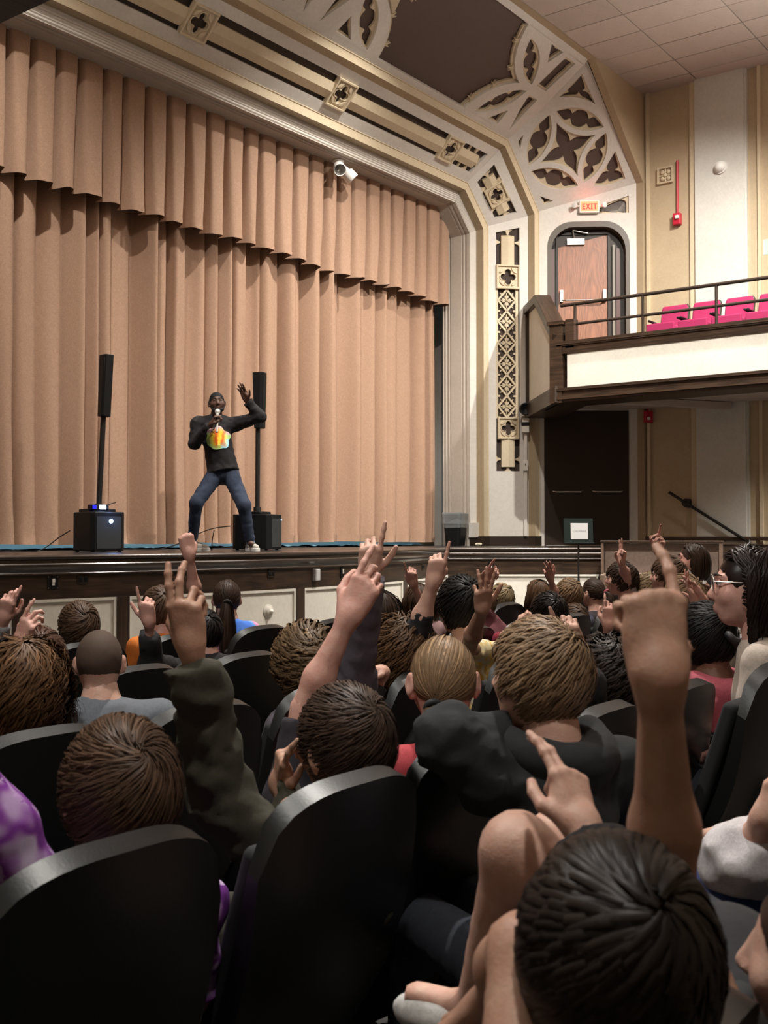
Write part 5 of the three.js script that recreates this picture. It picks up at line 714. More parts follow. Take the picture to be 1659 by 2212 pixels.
  // clothes
  const sc = o.shirt ?? {}, g = sc.thick ?? 0.012, top = [ell(add3(chest, up, 0.02), [0.128 * b + g, 0.175 * b + g, 0.088 * b + g], [br, up, bf], 0.05), sc.hem ? cap(chest, add3(hip, up, 0.02), 0.108 * b + g, 0.135 * b + g, 0.05, 1) : cap(chest, hip, 0.108 * b + g, 0.125 * b + g, 0.05), cap(add3(neck, up, -0.05 * b), sh(1), 0.054 * b + g, 0.048 * b + g, 0.05), cap(add3(neck, up, -0.05 * b), sh(-1), 0.054 * b + g, 0.048 * b + g, 0.05)];
  const sleeves = []; for (const e of [-1, 1]) { const a = A[e], L = a.sleeve ?? sc.sleeve ?? 0.9, ar = (o.armR ?? 1) * b, gg = g * 0.7 + (a.loose ?? 0); sleeves.push(cap(a.S, L >= 1 ? a.E : mix3(a.S, a.E, Math.min(1, L)), 0.047 * ar + g, 0.042 * ar + gg, 0.03, L < 1)); if (L > 1) { const w = mix3(a.E, a.W, Math.min(1, L - 1)); sleeves.push(cap(a.E, w, 0.042 * ar + gg, 0.031 * ar + gg, 0.03, 1)); if (sc.cuff) sleeves.push(cap(mix3(a.E, a.W, L - 1 - 0.16), w, 0.036 * ar + gg, 0.034 * ar + gg, 0.008, 1)); } }
  const collar = sc.hood ? [] : [cap(add3(neck, up, -0.02), add3(neck, up, 0.012), 0.062 * s, 0.056 * s, 0.02, 1)];
  mesh(sc.name ?? 'shirt', [skinOf([...top, ...sleeves, ...collar], o.detail ?? (near ? 0.0085 : px > 90 ? 0.012 : 0.017), wrinkle(sc.wr ?? 0.005, sc.ws ?? 13, base[0] * 3))], sc.mat ?? clothMat(sc.color ?? [0.3, 0.3, 0.32]), t);
  if (sc.hood) { const hb = add3(add3(neck, up, 0.0), bf, -0.05), P = []; for (let i = 0; i <= 8; i++) { const a = Math.PI * (0.02 + 0.96 * i / 8), c = add3(add3(add3(neck, br, Math.cos(a) * 0.105), bf, 0.035 - Math.sin(a) * 0.13), up, 0.02 - 0.03 * Math.sin(a)); P.push(ell(c, [0.042, 0.042, 0.042], null, 0.03)); } P.push(ell(add3(hb, up, -0.05), [0.1, 0.06, 0.05], [br, nrm(add3(up, bf, 0.5)), nrm(sub3(bf, mul3(up, 0.5)))], 0.03)); mesh('hood', [skinOf(P, near ? 0.0065 : 0.01, wrinkle(0.007, 11, 4))], sc.mat ?? clothMat(sc.color), t); }
  const tr = []; for (const e of [-1, 1]) { const k = knee(e), n = ank(e); const h0 = add3(hip, br, e * 0.07 * b); if (o.shorts) tr.push(cap(h0, mix3(h0, k, 0.6), 0.092 * b, 0.08 * b, 0.04, 1)); else tr.push(cap(h0, k, 0.09 * b, 0.068 * b, 0.04), cap(k, mix3(k, n, 0.93), 0.066 * b, 0.05 * b, 0.03, 1)); } tr.push(ell(hip, [0.14 * b, 0.1 * b, 0.12 * b], [br, up, bf], 0.05));
  mesh('trousers', [skinOf(tr, o.detail ?? (o.legs ? 0.012 : 0.026), o.detail ? wrinkle(0.006, 16, 3) : undefined)], clothMat(o.trousers ?? [0.03, 0.035, 0.05]), t);
  if (!o.stand) for (const e of [-1, 1]) { const n = ank(e); mesh('shoe', [skinOf([ell(add3(add3(n, bf, 0.05 * b), up, -0.025), [(o.stand ? 0.05 : 0.042) * b, (o.stand ? 0.058 : 0.045) * b, (o.stand ? 0.14 : 0.12) * b], [br, up, bf], 0.02), half([0, n[1] - 0.068, 0], [0, 1, 0])], o.legs ? 0.01 : 0.02)], clothMat(o.shoe ?? [0.05, 0.05, 0.055]), t); }
  // hair
  const h = o.hair; if (h) {
    const hc = h.c2 ? mul3(h.c2, 0.6) : HC[h.c ?? 'brown'], col = [...torso, ...top].slice(0, 4), kN = Math.max(0.2, Math.min(1.1, px / 210));
    const st = { buzz: { n: 3500, len: 0.014, lift: 0.0022, w: 0.0016, steps: 2, gravity: 0.1, jit: 0.5, nape: -0.7 }, short: { n: 5200, len: 0.08, lift: 0.015, w: 0.0021, steps: 5, jit: 0.32, gravity: 0.25, nape: -0.68, puff: 0.8 }, bowl: { n: 5600, len: 0.115, lift: 0.017, w: 0.0021, steps: 6, jit: 0.2, gravity: 0.6, nape: -0.75, side: -0.35, puff: 0.8 }, long: { n: 4200, len: 0.36, lift: 0.02, w: 0.0026, jit: 0.14, gravity: 1.6, free: true, steps: 12, side: -0.5, nape: -0.8, swirl: 0.05, fringe: 0.62, crown: [0, 0.9, -0.35] }, curlyShort: { n: 4200, len: 0.11, lift: 0.02, w: 0.0026, jit: 0.6, gravity: 0.4, curl: 0.012, curlN: 1.6, steps: 10, puff: 0.9 }, curlyLong: { n: 4200, len: 0.3, lift: 0.022, w: 0.0026, jit: 0.35, gravity: 1.3, curl: 0.011, curlN: 3, steps: 17, free: true, side: -0.5, nape: -0.8, swirl: 0.1, fringe: 0.6, crown: [0, 0.9, -0.35] }, tied: { n: 5200, len: 0.2, lift: 0.008, w: 0.002, jit: 0, gravity: 0, steps: 9, stiff: 0.2, fringe: 0.5, nape: -0.85, puff: 0.3 } }[h.style ?? 'short'];
    const cfg = { ...st, ...h, color: hc }; cfg.n = Math.round(cfg.n * kN * (h.nk ?? 1)); cfg.w *= kN < 0.4 ? 2.5 : kN < 0.6 ? 1.9 : kN < 1 ? 1.35 : 1; cfg.steps = Math.min(cfg.steps ?? 6, px < 100 ? 7 : 99); if (cfg.tie) cfg.tie = cfg.tie.map((v) => v * s); if (cfg.tail) { cfg.tail = { n: 900, len: 0.2, r: 0.022, ...cfg.tail }; cfg.tail.n = Math.round(cfg.tail.n * kN); cfg.tail.dir = nrm(add3(mul3(H.F, -1), H.R, cfg.tail.sx ?? 0)); }
    const e = (cfg.capT ?? (h.style === 'buzz' ? 0.0032 : h.style === 'tied' ? 0.0015 : 0.003)), at = (x, y, z) => add3(add3(add3(H.c, H.R, x * s), H.U, y * s), H.F, z * s), fr = (h.fringeDrop ?? 0);
    const capg = skinOf([ell(H.c, H.r.map((v) => v + e), [H.R, H.U, H.F], 0.01), half(add3(H.c, H.U, H.r[1] * (cfg.nape ?? -0.7)), nrm(add3(H.U, H.F, -0.18))), ell(at(0, -0.055 - fr, 0.085), [0.078 * s, 0.095 * s, 0.082 * s], [H.R, H.U, H.F], 0.006, 1), ...[-1, 1].map((k) => ell(at(k * 0.085, -0.035, 0.012), [0.03 * s, 0.042 * s, 0.032 * s], [H.R, H.U, H.F], 0.005, 1))], near ? 0.005 : 0.008);
    const locks = hairLocks(H, cfg, col, rnd); const m = mesh('hair', [tint(capg, hc), locks], hairMat(h.rough ?? (h.style === 'buzz' ? 0.75 : 0.45)), t);
    if (cfg.tie && h.band) { const T = at(...h.tie); mesh('hair_tie', new THREE.TorusGeometry(0.017, 0.009, 8, 18).applyQuaternion(new THREE.Quaternion().setFromUnitVectors(V3(0, 0, 1), V3(...nrm(add3(mul3(H.F, -1), H.U, -0.6))))).translate(...add3(T, H.F, -0.006)), std(lin(...(h.bandColor ?? [0.012, 0.012, 0.014])), 0.8), t); }
  }
  if (o.face) { // eyes, brows, lips
    const at = (x, y, z) => add3(add3(add3(H.c, H.R, x * s), H.U, y * s), H.F, z * s);
    for (const e of [-1, 1]) { const c = at(e * 0.03, 0.004, 0.0785); mesh('eye', new THREE.SphereGeometry(0.0115 * s, 14, 10).translate(...add3(c, H.F, -0.0012 * s)), std(lin(...(o.eyeW ?? [0.6, 0.57, 0.54])), 0.25), t); mesh('iris', new THREE.SphereGeometry(0.0058 * s, 12, 8).translate(...add3(c, H.F, 0.0072 * s)), std(lin(...(o.iris ?? [0.03, 0.02, 0.015])), 0.2), t);
      const lid = [cap(at(e * 0.017, 0.0095, 0.088), at(e * 0.043, 0.009, 0.081), 0.0046 * s, 0.004 * s, 0.004), cap(at(e * 0.018, -0.004, 0.0865), at(e * 0.042, -0.003, 0.0805), 0.0036 * s, 0.003 * s, 0.004)]; mesh('eyelid', skinOf(lid, 0.002), skinMat(SK[o.skin ?? 'fair']), t);
      mesh('eyebrow', [skinOf([cap(at(e * 0.014, 0.0245, 0.0945), at(e * 0.032, 0.028, 0.0885), 0.0035 * s, 0.003 * s, 0.004), cap(at(e * 0.032, 0.028, 0.0885), at(e * 0.048, 0.0235, 0.076), 0.003 * s, 0.002 * s, 0.004)], 0.0022)], std(lin(...mul3(HC[(h && h.c) || 'dbrown'] ?? HC.dbrown, 0.8)), 0.8), t); }
    mesh('lips', [skinOf([-1, 1].flatMap((e) => [cap(at(0, -0.0615, 0.0945), at(e * 0.018, -0.064, 0.0855), 0.0042 * s, 0.002 * s, 0.004), cap(at(0, -0.0705, 0.0925), at(e * 0.0155, -0.069, 0.0855), 0.0048 * s, 0.002 * s, 0.004)]), 0.0022)], std(lin(...(o.lip ?? [0.42, 0.16, 0.14])), 0.45), t);
  }
  return { t, H, A, ankW: ank, top: [...top, ...sleeves], neck, chest, hip, bf, br, up, base, rel, sh, s, b, at: (x, y, z) => add3(add3(add3(H.c, H.R, x * s), H.U, y * s), H.F, z * s) };
}

// ---------- the audience ----------
const dye = (cols, seed) => std(lin(1, 1, 1), 0.9, { map: rep(tex(256, (u, v) => { const a = fbm(u, v, 4, seed), b = fbm(u, v, 6, seed + 9), t = Math.min(0.999, Math.max(0, (a - 0.28) * 2.1)) * (cols.length - 1), i = Math.floor(t), w = sm(t - i); return cols[i].map((c, k) => (c + (cols[i + 1][k] - c) * w) * (0.9 + 0.2 * b)); }), 2.6), bumpMap: rep(B_WEAVE, 24), bumpScale: 0.0008 });
const dyePurple = dye([[0.36, 0.08, 0.46], [0.42, 0.12, 0.52], [0.72, 0.6, 0.78], [0.5, 0.2, 0.6], [0.8, 0.72, 0.84]], 7), dyeYellow = dye([[0.95, 0.9, 0.72], [0.96, 0.8, 0.42], [0.97, 0.95, 0.88], [0.95, 0.75, 0.35]], 23), dyeBlue = dye([[0.3, 0.5, 0.9], [0.4, 0.65, 0.95], [0.95, 0.6, 0.75], [0.35, 0.4, 0.85]], 31);
const crowd = {};
crowd.boyCorner = person({label: 'boy with brown hair and a crown whorl in a purple tie-dye sweatshirt, front left', head: [1.256, 1.023, 8.857], s: 1.129, px: 265, yaw: 22, byaw: 5, b: 0.76, pitch: -4, hair: {style: 'bowl', c: 'brown', swirl: 1.0, crown: [0.12, 0.62, -0.78], streak: 0.7, len: 0.1}, shirt: {name: 'sweatshirt', mat: dyePurple, wr: 0.008}, arms: {L: {e: [1.028, 0.995, 8.852], w: [0.963, 1.112, 8.799], f: [-0.215, 0.933, -0.288], n: [0.797, 0.1, -0.595], pose: 'rest', sleeve: 1.95, loose: 0.012}}});
crowd.boyOlive = person({label: 'dark-haired boy with his olive sleeved arm stretched up high, middle front', head: [1.829, 1.025, 8.888], s: 1.128, px: 215, yaw: 14, byaw: 4, b: 0.8, hip: [1.56, 0.55, 8.66], shift: [-0.07, 0, -0.02], pitch: 2, roll: 4, hair: {style: 'short', c: 'dbrown', swirl: 0.8, crown: [0.2, 0.7, -0.7], len: 0.095, streak: 0.9}, shirt: {name: 'jacket', color: [0.05, 0.045, 0.028], wr: 0.017, ws: 15, thick: 0.016, cuff: 1}, arms: {L: {e: [1.556, 0.94, 8.79], w: [1.466, 1.24, 8.803], f: [-0.196, 0.98, -0.034], n: [0.939, 0.0, -0.343], pose: { c: [0.1, 0.25, 0.7, 0.85], th: 0.5, sp: 0.3 }, sleeve: 1.9, loose: 0.016, hs: 1.12}, R: {e: [1.759, 0.845, 8.828], w: [1.789, 0.918, 8.734], f: [-0.296, 0.864, 0.407], n: [0.803, 0.0, 0.596], pose: 'loose', sleeve: 1.8}}, skin: 'tan'});
crowd.boyHoodie = person({label: 'sandy-haired boy in a black hoodie leaning his elbow over the seat back', head: [2.143, 1.156, 9.175], s: 1.058, px: 195, yaw: 0, roll: -6, byaw: 28, b: 0.86, hair: {style: 'short', c: 'sandy', len: 0.07, lift: 0.017, spike: 0.01, swirl: 0.5, streak: 0.5, jit: 0.4, side: -0.3, nape: -0.95, crown: [0.1, 0.8, -0.6]}, shirt: {name: 'hoodie', color: [0.011, 0.012, 0.014], hood: 1, wr: 0.013, thick: 0.02}, sw: 0.2, hip: [1.92, 0.6, 9.28], arms: {L: {e: [1.92, 1.036, 9.078], w: [2.092, 1.02, 9.107], f: [0.983, -0.146, 0.114], n: [0.797, 0.1, -0.595], pose: 'rest', sleeve: 1.95, loose: 0.012}}});
crowd.childFist = person({label: 'dark-haired child in a black shirt raising a bare arm with one finger, bottom right', head: [0.981, 1.055, 9.892], s: 1.0, px: 360, b: 0.98, yaw: 40, pitch: 4, hair: {style: 'bowl', c2: [0.035, 0.024, 0.019], len: 0.12, swirl: 0.7, w: 0.005}, shirt: {color: [0.02, 0.018, 0.02], sleeve: 0.6, wr: 0.008}, arms: {R: {e: [1.142, 1.059, 9.874], w: [1.062, 1.304, 9.901], f: [0.307, 0.934, -0.184], n: [0.581, 0.1, -0.808], pose: { c: [0.16, 0.94, 0.97, 0.99], th: 0.55, sp: 0.1, fr: 0.76 }, sleeve: 0.5, hs: 1.08, fine: 1}, L: {e: [0.979, 1.041, 9.789], w: [1.072, 0.93, 9.697], f: [0.464, -0.586, -0.665], n: [-0.157, -0.981, 0.117], pose: 'rest', sleeve: 0.5}}, skin: 'tan', hand: 0.85, armR: 0.9});
crowd.childKnee = person({label: 'child in a black sleeved top with bare knees drawn up beside the raised bare arm', head: [1.3, 0.986, 10.002], s: 0.95, px: 230, b: 0.85, yaw: 0, hair: {style: 'long', c: 'dbrown'}, shirt: {color: [0.015, 0.014, 0.017], wr: 0.008, cuff: 1}, shorts: 1, legs: {L: {k: [1.326, 1.026, 9.585], a: [1.376, 0.766, 9.485]}, R: {k: [1.54, 0.984, 9.538], a: [1.602, 0.686, 9.453]}}, arms: {L: {e: [1.251, 1.006, 9.752], w: [1.289, 1.077, 9.703], f: [0.303, 0.822, -0.482], n: [0.32, 0.102, -0.942], pose: { c: [0.12, 0.2, 0.75, 0.8], th: 0.5, sp: 0.25 }, sleeve: 1.88, loose: 0.008, fine: 1}}, trousers: [0.02, 0.02, 0.03], shoe: [0.62, 0.6, 0.58], hip: [1.471, 0.838, 9.813]});
crowd.childWhite = person({label: 'child in a ruched white top and blue jeans at the right edge of the photo', head: [2.337, 1.076, 9.719], s: 0.98, px: 150, yaw: 5, hair: {style: 'long', c: 'brown'}, shirt: {color: [0.62, 0.58, 0.6], wr: 0.022, ws: 16}, legs: {L: {k: [2.057, 0.778, 9.594], a: [2.222, 0.512, 9.482]}, R: {k: [2.329, 0.66, 9.541], a: [2.354, 0.471, 9.492]}}, arms: {L: {e: [2.037, 0.865, 9.652], w: [1.987, 0.954, 9.702], f: [0.09, 0.539, 0.838], n: [0.797, 0.1, -0.595], pose: 'rest', sleeve: 1.25, loose: 0.03}}, trousers: [0.03, 0.06, 0.2], hip: [2.259, 0.724, 9.698], b: 0.784});
crowd.girlPony = person({label: 'blonde girl with a low ponytail and a coral red shirt', head: [2.457, 1.079, 8.71], s: 1.138, px: 172, yaw: 46, hair: {style: 'tied', c: 'dblond', tie: [-0.04, -0.055, -0.09], tail: {len: 0.3, r: 0.026, sx: -0.2}, band: 1, streak: 0.8, n: 1900}, shirt: {color: [0.5, 0.06, 0.075], wr: 0.01}, skin: 'pink', b: 0.88});
crowd.childHidden = person({label: 'child mostly hidden behind the dark-haired boy, bare arm raised across the curly boy', head: [2.154, 0.988, 8.588], s: 0.779, px: 125, yaw: 25, hair: {style: 'short', c: 'brown'}, shirt: {color: [0.03, 0.025, 0.035], sleeve: 0.95}, arms: {L: {e: [2.032, 1.032, 8.592], w: [2.08, 1.255, 8.69], f: [0.276, 0.887, 0.37], n: [0.903, 0.0, -0.43], pose: 'loose', hs: 1.25, sleeve: 0.9}}, skin: 'pink', b: 0.95});
crowd.girlCurls = person({label: 'girl with long curly light auburn hair at the left edge', head: [1.714, 1.086, 7.932], s: 0.948, px: 150, yaw: 30, hair: {style: 'curlyLong', c2: [0.23, 0.12, 0.06], curl: 0.016, streak: 0.6, lift: 0.026}, shirt: {color: [0.25, 0.12, 0.1]}, b: 0.758});
crowd.boyGray = person({label: 'close-cropped boy in a plain grey T-shirt', head: [1.96, 1.118, 7.927], s: 0.826, px: 122, yaw: 39, hair: {style: 'buzz', c: 'buzz', streak: 0.5}, shirt: {name: 't_shirt', color: [0.135, 0.15, 0.175], sleeve: 0.85, wr: 0.006}, skin: 'fair', b: 0.86, sw: 0.185});
crowd.boyCurly = person({label: 'boy with short sandy curls and a purple-grey jacket, two fingers raised', head: [2.699, 1.048, 8.031], s: 0.971, px: 122, yaw: 15, hair: {style: 'curlyShort', c2: [0.2, 0.125, 0.068], len: 0.1, curl: 0.016, streak: 0.9, nape: -0.8}, shirt: {name: 'jacket', color: [0.1, 0.085, 0.11], wr: 0.014, thick: 0.02, cuff: 1}, arms: {R: {e: [2.709, 1.005, 8.212], w: [2.632, 1.333, 8.326], f: [-0.169, 0.948, 0.27], n: [0.734, 0.099, -0.672], pose: { c: [0.02, 0.9, 0.95, 0.98], th: -0.35, sp: 0.6 }, sleeve: 1.96, loose: 0.016, hs: 1.15}}, b: 0.777});
crowd.girlFrizz = person({label: 'girl with frizzy auburn hair, black sleeve raised and one finger up', head: [3.122, 1.052, 8.096], s: 1.139, px: 132, yaw: 28, hair: {style: 'curlyLong', c2: [0.16, 0.085, 0.042], len: 0.2, curl: 0.014, lift: 0.028, streak: 0.5}, shirt: {color: [0.014, 0.013, 0.016], wr: 0.008}, arms: {R: {e: [3.111, 1.117, 8.165], w: [3.079, 1.297, 8.256], f: [-0.095, 0.939, 0.33], n: [0.734, 0.099, -0.672], pose: 'point', sleeve: 1.45}, L: {w: [2.841, 1.018, 8.222], f: [-0.963, 0.151, -0.224], n: [-0.23, -0.958, 0.172], pose: 'loose', sleeve: 1.8}}, b: 0.88});
crowd.girlDarkLong = person({label: 'girl with long straight dark brown hair behind the raised purple-grey sleeve', head: [3.994, 1.11, 7.343], s: 0.964, px: 86, yaw: 25, hair: {style: 'long', c: 'dbrown'}, shirt: {color: [0.06, 0.05, 0.06]}, b: 0.771});
crowd.boyBlack = person({label: 'black-haired boy in a yellow and white tie-dye shirt with three fingers up', head: [4.003, 1.161, 7.772], s: 1.15, px: 106, yaw: 28, hair: {style: 'short', c: 'black', len: 0.08, lift: 0.018, rough: 0.5}, shirt: {name: 't_shirt', mat: dyeYellow, sleeve: 0.85}, skin: 'tan', arms: {R: {e: [3.724, 1.013, 7.984], w: [3.501, 1.183, 8.186], f: [-0.429, 0.841, 0.33], n: [0.665, 0.098, -0.74], pose: { c: [0.02, 0.12, 0.2, 0.8], th: -0.1, sp: 1.6 }, sleeve: 0.8, hs: 1.1}}, glasses: 1, b: 0.88});
crowd.girlArmUp = person({label: 'brown-haired girl with a bare arm raised beside the black sleeve', head: [5.409, 1.075, 6.562], s: 0.917, px: 62, yaw: 20, hair: {style: 'long', c: 'brown'}, shirt: {color: [0.4, 0.25, 0.25], sleeve: 0.6}, arms: {L: {e: [5.116, 0.983, 6.839], w: [4.902, 1.191, 6.887], f: [-0.547, 0.823, 0.15], n: [0.903, 0.0, -0.43], pose: 'point'}}, skin: 'pink', b: 0.734});
crowd.childHandUp = person({label: 'child hidden behind the black-haired boy with one pale hand raised', head: [5.462, 1.074, 6.968], s: 0.89, px: 62, yaw: 20, hair: {style: 'short', c: 'dblond'}, shirt: {color: [0.3, 0.1, 0.12]}, arms: {R: {e: [5.377, 1.053, 7.021], w: [5.302, 1.183, 7.088], f: [-0.01, 0.831, 0.557], n: [-0.596, 0.0, 0.803], pose: 'loose', hs: 1.2}}, skin: 'pink', b: 0.712});
crowd.childBlond = person({label: 'small blond child in the front row before the white panels', head: [6.569, 1.028, 6.445], s: 0.954, px: 56, yaw: 30, hair: {style: 'short', c2: [0.5, 0.38, 0.22]}, shirt: {color: [0.5, 0.45, 0.4]}, b: 0.763});
crowd.boyRed = person({label: 'boy with glossy black hair and a red shirt bending his arm', head: [5.115, 1.05, 7.59], s: 1.083, px: 84, yaw: 25, hair: {style: 'short', c2: [0.018, 0.014, 0.013], rough: 0.3, len: 0.09}, shirt: {color: [0.3, 0.02, 0.045], sleeve: 1.4}, arms: {L: {e: [4.832, 0.917, 7.461], w: [4.721, 1.007, 7.647], f: [0.399, 0.746, 0.534], n: [0.797, 0.1, -0.595], pose: 'fist'}}, b: 0.866});
crowd.girlFront = person({label: 'light brown haired girl in the front row with her hand just raised', head: [6.72, 1.056, 6.647], s: 0.954, px: 56, yaw: 20, hair: {style: 'long', c2: [0.2, 0.11, 0.06]}, shirt: {color: [0.2, 0.1, 0.12]}, arms: {R: {e: [6.609, 1.045, 6.832], w: [6.5, 1.172, 6.854], f: [-0.715, 0.676, 0.181], n: [0.797, 0.1, -0.595], pose: 'three'}}, skin: 'pink', b: 0.763});
crowd.boyFront = person({label: 'sandy-haired child in the front row right of the raised hand', head: [7.024, 1.049, 6.72], s: 1.014, px: 58, yaw: 20, hair: {style: 'short', c: 'dblond'}, shirt: {color: [0.1, 0.1, 0.15]}, b: 0.811});
crowd.girlBow = person({label: 'dark-haired girl with a ponytail and a pink bow in the front row', head: [7.307, 1.052, 6.765], s: 1.004, px: 56, yaw: 20, hair: {style: 'tied', c: 'dbrown', tie: [0.03, 0.0, -0.096], tail: {len: 0.14, r: 0.03}, band: 1, bandColor: [0.5, 0.1, 0.15]}, shirt: {color: [0.05, 0.04, 0.05]}, b: 0.803});
crowd.boyProfile = person({label: 'brown-haired boy in profile with an earring-like ear light, arm raised before the piano', head: [6.782, 1.181, 7.232], s: 1.015, px: 62, yaw: -18, face: 1, hair: {style: 'short', c: 'dbrown'}, shirt: {color: [0.5, 0.45, 0.45], sleeve: 0.7}, arms: {R: {e: [6.704, 1.19, 7.294], w: [6.591, 1.279, 7.311], f: [0.062, 0.995, 0.083], n: [-0.99, 0.0, -0.143], pose: 'two'}}, skin: 'pink', b: 0.812});
crowd.childBehindFist = person({label: 'child hidden behind the large raised fist with one bare forearm showing', head: [5.079, 1.054, 8.127], s: 0.969, px: 80, yaw: 20, hair: {style: 'short', c: 'dbrown'}, shirt: {color: [0.2, 0.2, 0.22], sleeve: 0.7}, arms: {L: {e: [4.691, 0.914, 8.108], w: [4.606, 1.048, 8.162], f: [0.054, 0.996, 0.073], n: [0.797, 0.1, -0.595], pose: 'loose'}}, skin: 'pink', b: 0.775});
crowd.boySide = person({label: 'brown-haired boy in profile below the seated woman\'s raised arm', head: [6.679, 1.212, 7.595], s: 1.099, px: 70, yaw: -12, face: 1, hair: {style: 'short', c: 'brown'}, shirt: {color: [0.55, 0.5, 0.48]}, skin: 'pink', b: 0.879});
crowd.childTow = person({label: 'tow-headed child in a striped cream shirt beside the profile boy', head: [6.889, 1.117, 7.375], s: 0.884, px: 54, yaw: -5, hair: {style: 'bowl', c2: [0.42, 0.3, 0.17]}, shirt: {color: [0.55, 0.47, 0.4]}, b: 0.707});
crowd.womanTee = person({label: 'woman with long straight dark hair in a white T-shirt, tattooed arm raised', head: [7.833, 1.285, 7.302], s: 1.12, px: 60, b: 0.98, yaw: -22, face: 1, hair: {style: 'long', c: 'dbrown', rough: 0.35, part: 1}, shirt: {name: 't_shirt', color: [0.66, 0.64, 0.64], sleeve: 0.9}, arms: {R: {e: [7.665, 1.205, 7.244], w: [7.392, 1.346, 7.213], f: [-0.436, 0.787, 0.436], n: [-0.953, 0.0, -0.304], pose: { c: [0.02, 0.55, 0.7, 0.8], th: 0.5, sp: 0.2 }, hs: 1.2}}, hand: 0.95, skin: 'pink'});
crowd.girlPink = person({label: 'fair-haired girl clapping pink blurred hands in the right hand seats', head: [5.393, 1.144, 8.212], s: 1.105, px: 88, yaw: 20, hair: {style: 'bowl', c: 'dblond', len: 0.2}, shirt: {color: [0.5, 0.4, 0.36]}, arms: {R: {e: [5.186, 1.073, 8.437], w: [5.056, 1.148, 8.43], f: [-0.349, 0.813, -0.467], n: [-0.893, 0.0, -0.449], pose: 'open'}, L: {e: [5.127, 1.051, 8.358], w: [5.033, 1.144, 8.399], f: [-0.225, 0.926, -0.302], n: [0.177, 0.0, 0.984], pose: 'open'}}, skin: 'pink', b: 0.88});
crowd.boyDark = person({label: 'dark-skinned boy in profile in a white shirt beside the woman with glasses', head: [5.9, 1.157, 8.223], s: 1.13, px: 84, yaw: -22, face: 1, hair: {style: 'buzz', c: 'black'}, shirt: {color: [0.6, 0.57, 0.53]}, skin: 'brown', b: 0.88});
crowd.womanGlasses = person({label: 'woman with shoulder-length wavy dark hair, glasses and a cream blouse, at the right edge', head: [3.492, 1.299, 9.177], s: 1.16, px: 150, b: 0.95, yaw: -20, face: 1, hair: {style: 'long', c2: [0.032, 0.018, 0.016], rough: 0.34, len: 0.3, curl: 0.008, curlN: 1.4, jit: 0.2, lift: 0.024}, shirt: {name: 'blouse', color: [0.62, 0.53, 0.46], wr: 0.006}, skin: 'pink', glasses: 1, earring: 1});
crowd.girlHairBow = person({label: 'black-haired girl with a black and white hair bow and a pink hoodie', head: [3.747, 1.109, 8.933], s: 1.105, px: 128, yaw: 14, hair: {style: 'short', c: 'black', len: 0.1, rough: 0.5, tie0: 1}, shirt: {name: 'hoodie', color: [0.5, 0.11, 0.15], hood: 1, wr: 0.01}, skin: 'brown', bow: 1, b: 0.88});
crowd.childCurlDark = person({label: 'child with thick dark brown curls and a black sleeve, one finger raised', head: [3.084, 1.032, 8.881], s: 0.991, px: 132, yaw: 20, hair: {style: 'curlyLong', c2: [0.05, 0.033, 0.027], len: 0.16, curl: 0.014, lift: 0.03}, shirt: {color: [0.013, 0.012, 0.015], wr: 0.01, thick: 0.016}, arms: {L: {e: [2.869, 1.031, 8.927], w: [2.758, 1.142, 8.946], f: [-0.55, 0.829, -0.103], n: [0.935, 0.095, -0.341], pose: 'point', sleeve: 1.25}}, skin: 'light', b: 0.793});
crowd.childTuft = person({label: 'brown-haired child low between the chairs in the middle rows', head: [5.963, 0.958, 7.304], s: 0.858, px: 58, yaw: 20, hair: {style: 'short', c: 'brown'}, shirt: {color: [0.1, 0.08, 0.08]}, b: 0.686});
crowd.girlTail = person({label: 'girl with a long dark ponytail and a blue tie-dye shirt near the stage', head: [4.087, 1.138, 6.297], s: 0.895, px: 70, yaw: 44, hair: {style: 'tied', c: 'dbrown', tie: [0, -0.03, -0.1], tail: {len: 0.34, r: 0.034}, band: 1, lift: 0.012}, shirt: {name: 't_shirt', mat: dyeBlue, sleeve: 0.85}, b: 0.716});
crowd.boyOrange = person({label: 'boy in a bright orange shirt with a pale fist raised before the performer', head: [3.508, 1.122, 6.441], s: 0.901, px: 78, yaw: 32, hair: {style: 'short', c: 'brown'}, shirt: {name: 't_shirt', color: [0.8, 0.22, 0.03], sleeve: 0.9}, arms: {R: {e: [3.434, 1.162, 6.759], w: [3.345, 1.366, 6.808], f: [-0.108, 0.984, -0.145], n: [0.596, 0.0, -0.803], pose: 'fist', hs: 1.1, sleeve: 0.85}}, skin: 'pink', b: 0.721});
crowd.childBlackHair = person({label: 'child with short black hair and a black sleeve, finger pointing up left', head: [3.351, 1.049, 6.899], s: 0.8, px: 62, yaw: 30, hair: {style: 'short', c: 'black'}, shirt: {color: [0.014, 0.013, 0.016], wr: 0.009}, arms: {L: {e: [2.943, 0.957, 7.021], w: [2.871, 1.121, 7.092], f: [-0.323, 0.941, 0.099], n: [0.903, 0.0, -0.43], pose: { c: [0.03, 0.92, 0.96, 0.98], th: -0.2, sp: 0.3 }, sleeve: 1.72, loose: 0.01}}, skin: 'pink', b: 0.68});
crowd.boyLeft = person({label: 'brown-haired boy in front of the second white stage panel', head: [3.031, 1.072, 6.47], s: 0.958, px: 90, yaw: 25, hair: {style: 'short', c: 'brown', swirl: 1, crown: [0.25, 0.55, -0.8]}, shirt: {color: [0.05, 0.05, 0.06]}, b: 0.766});
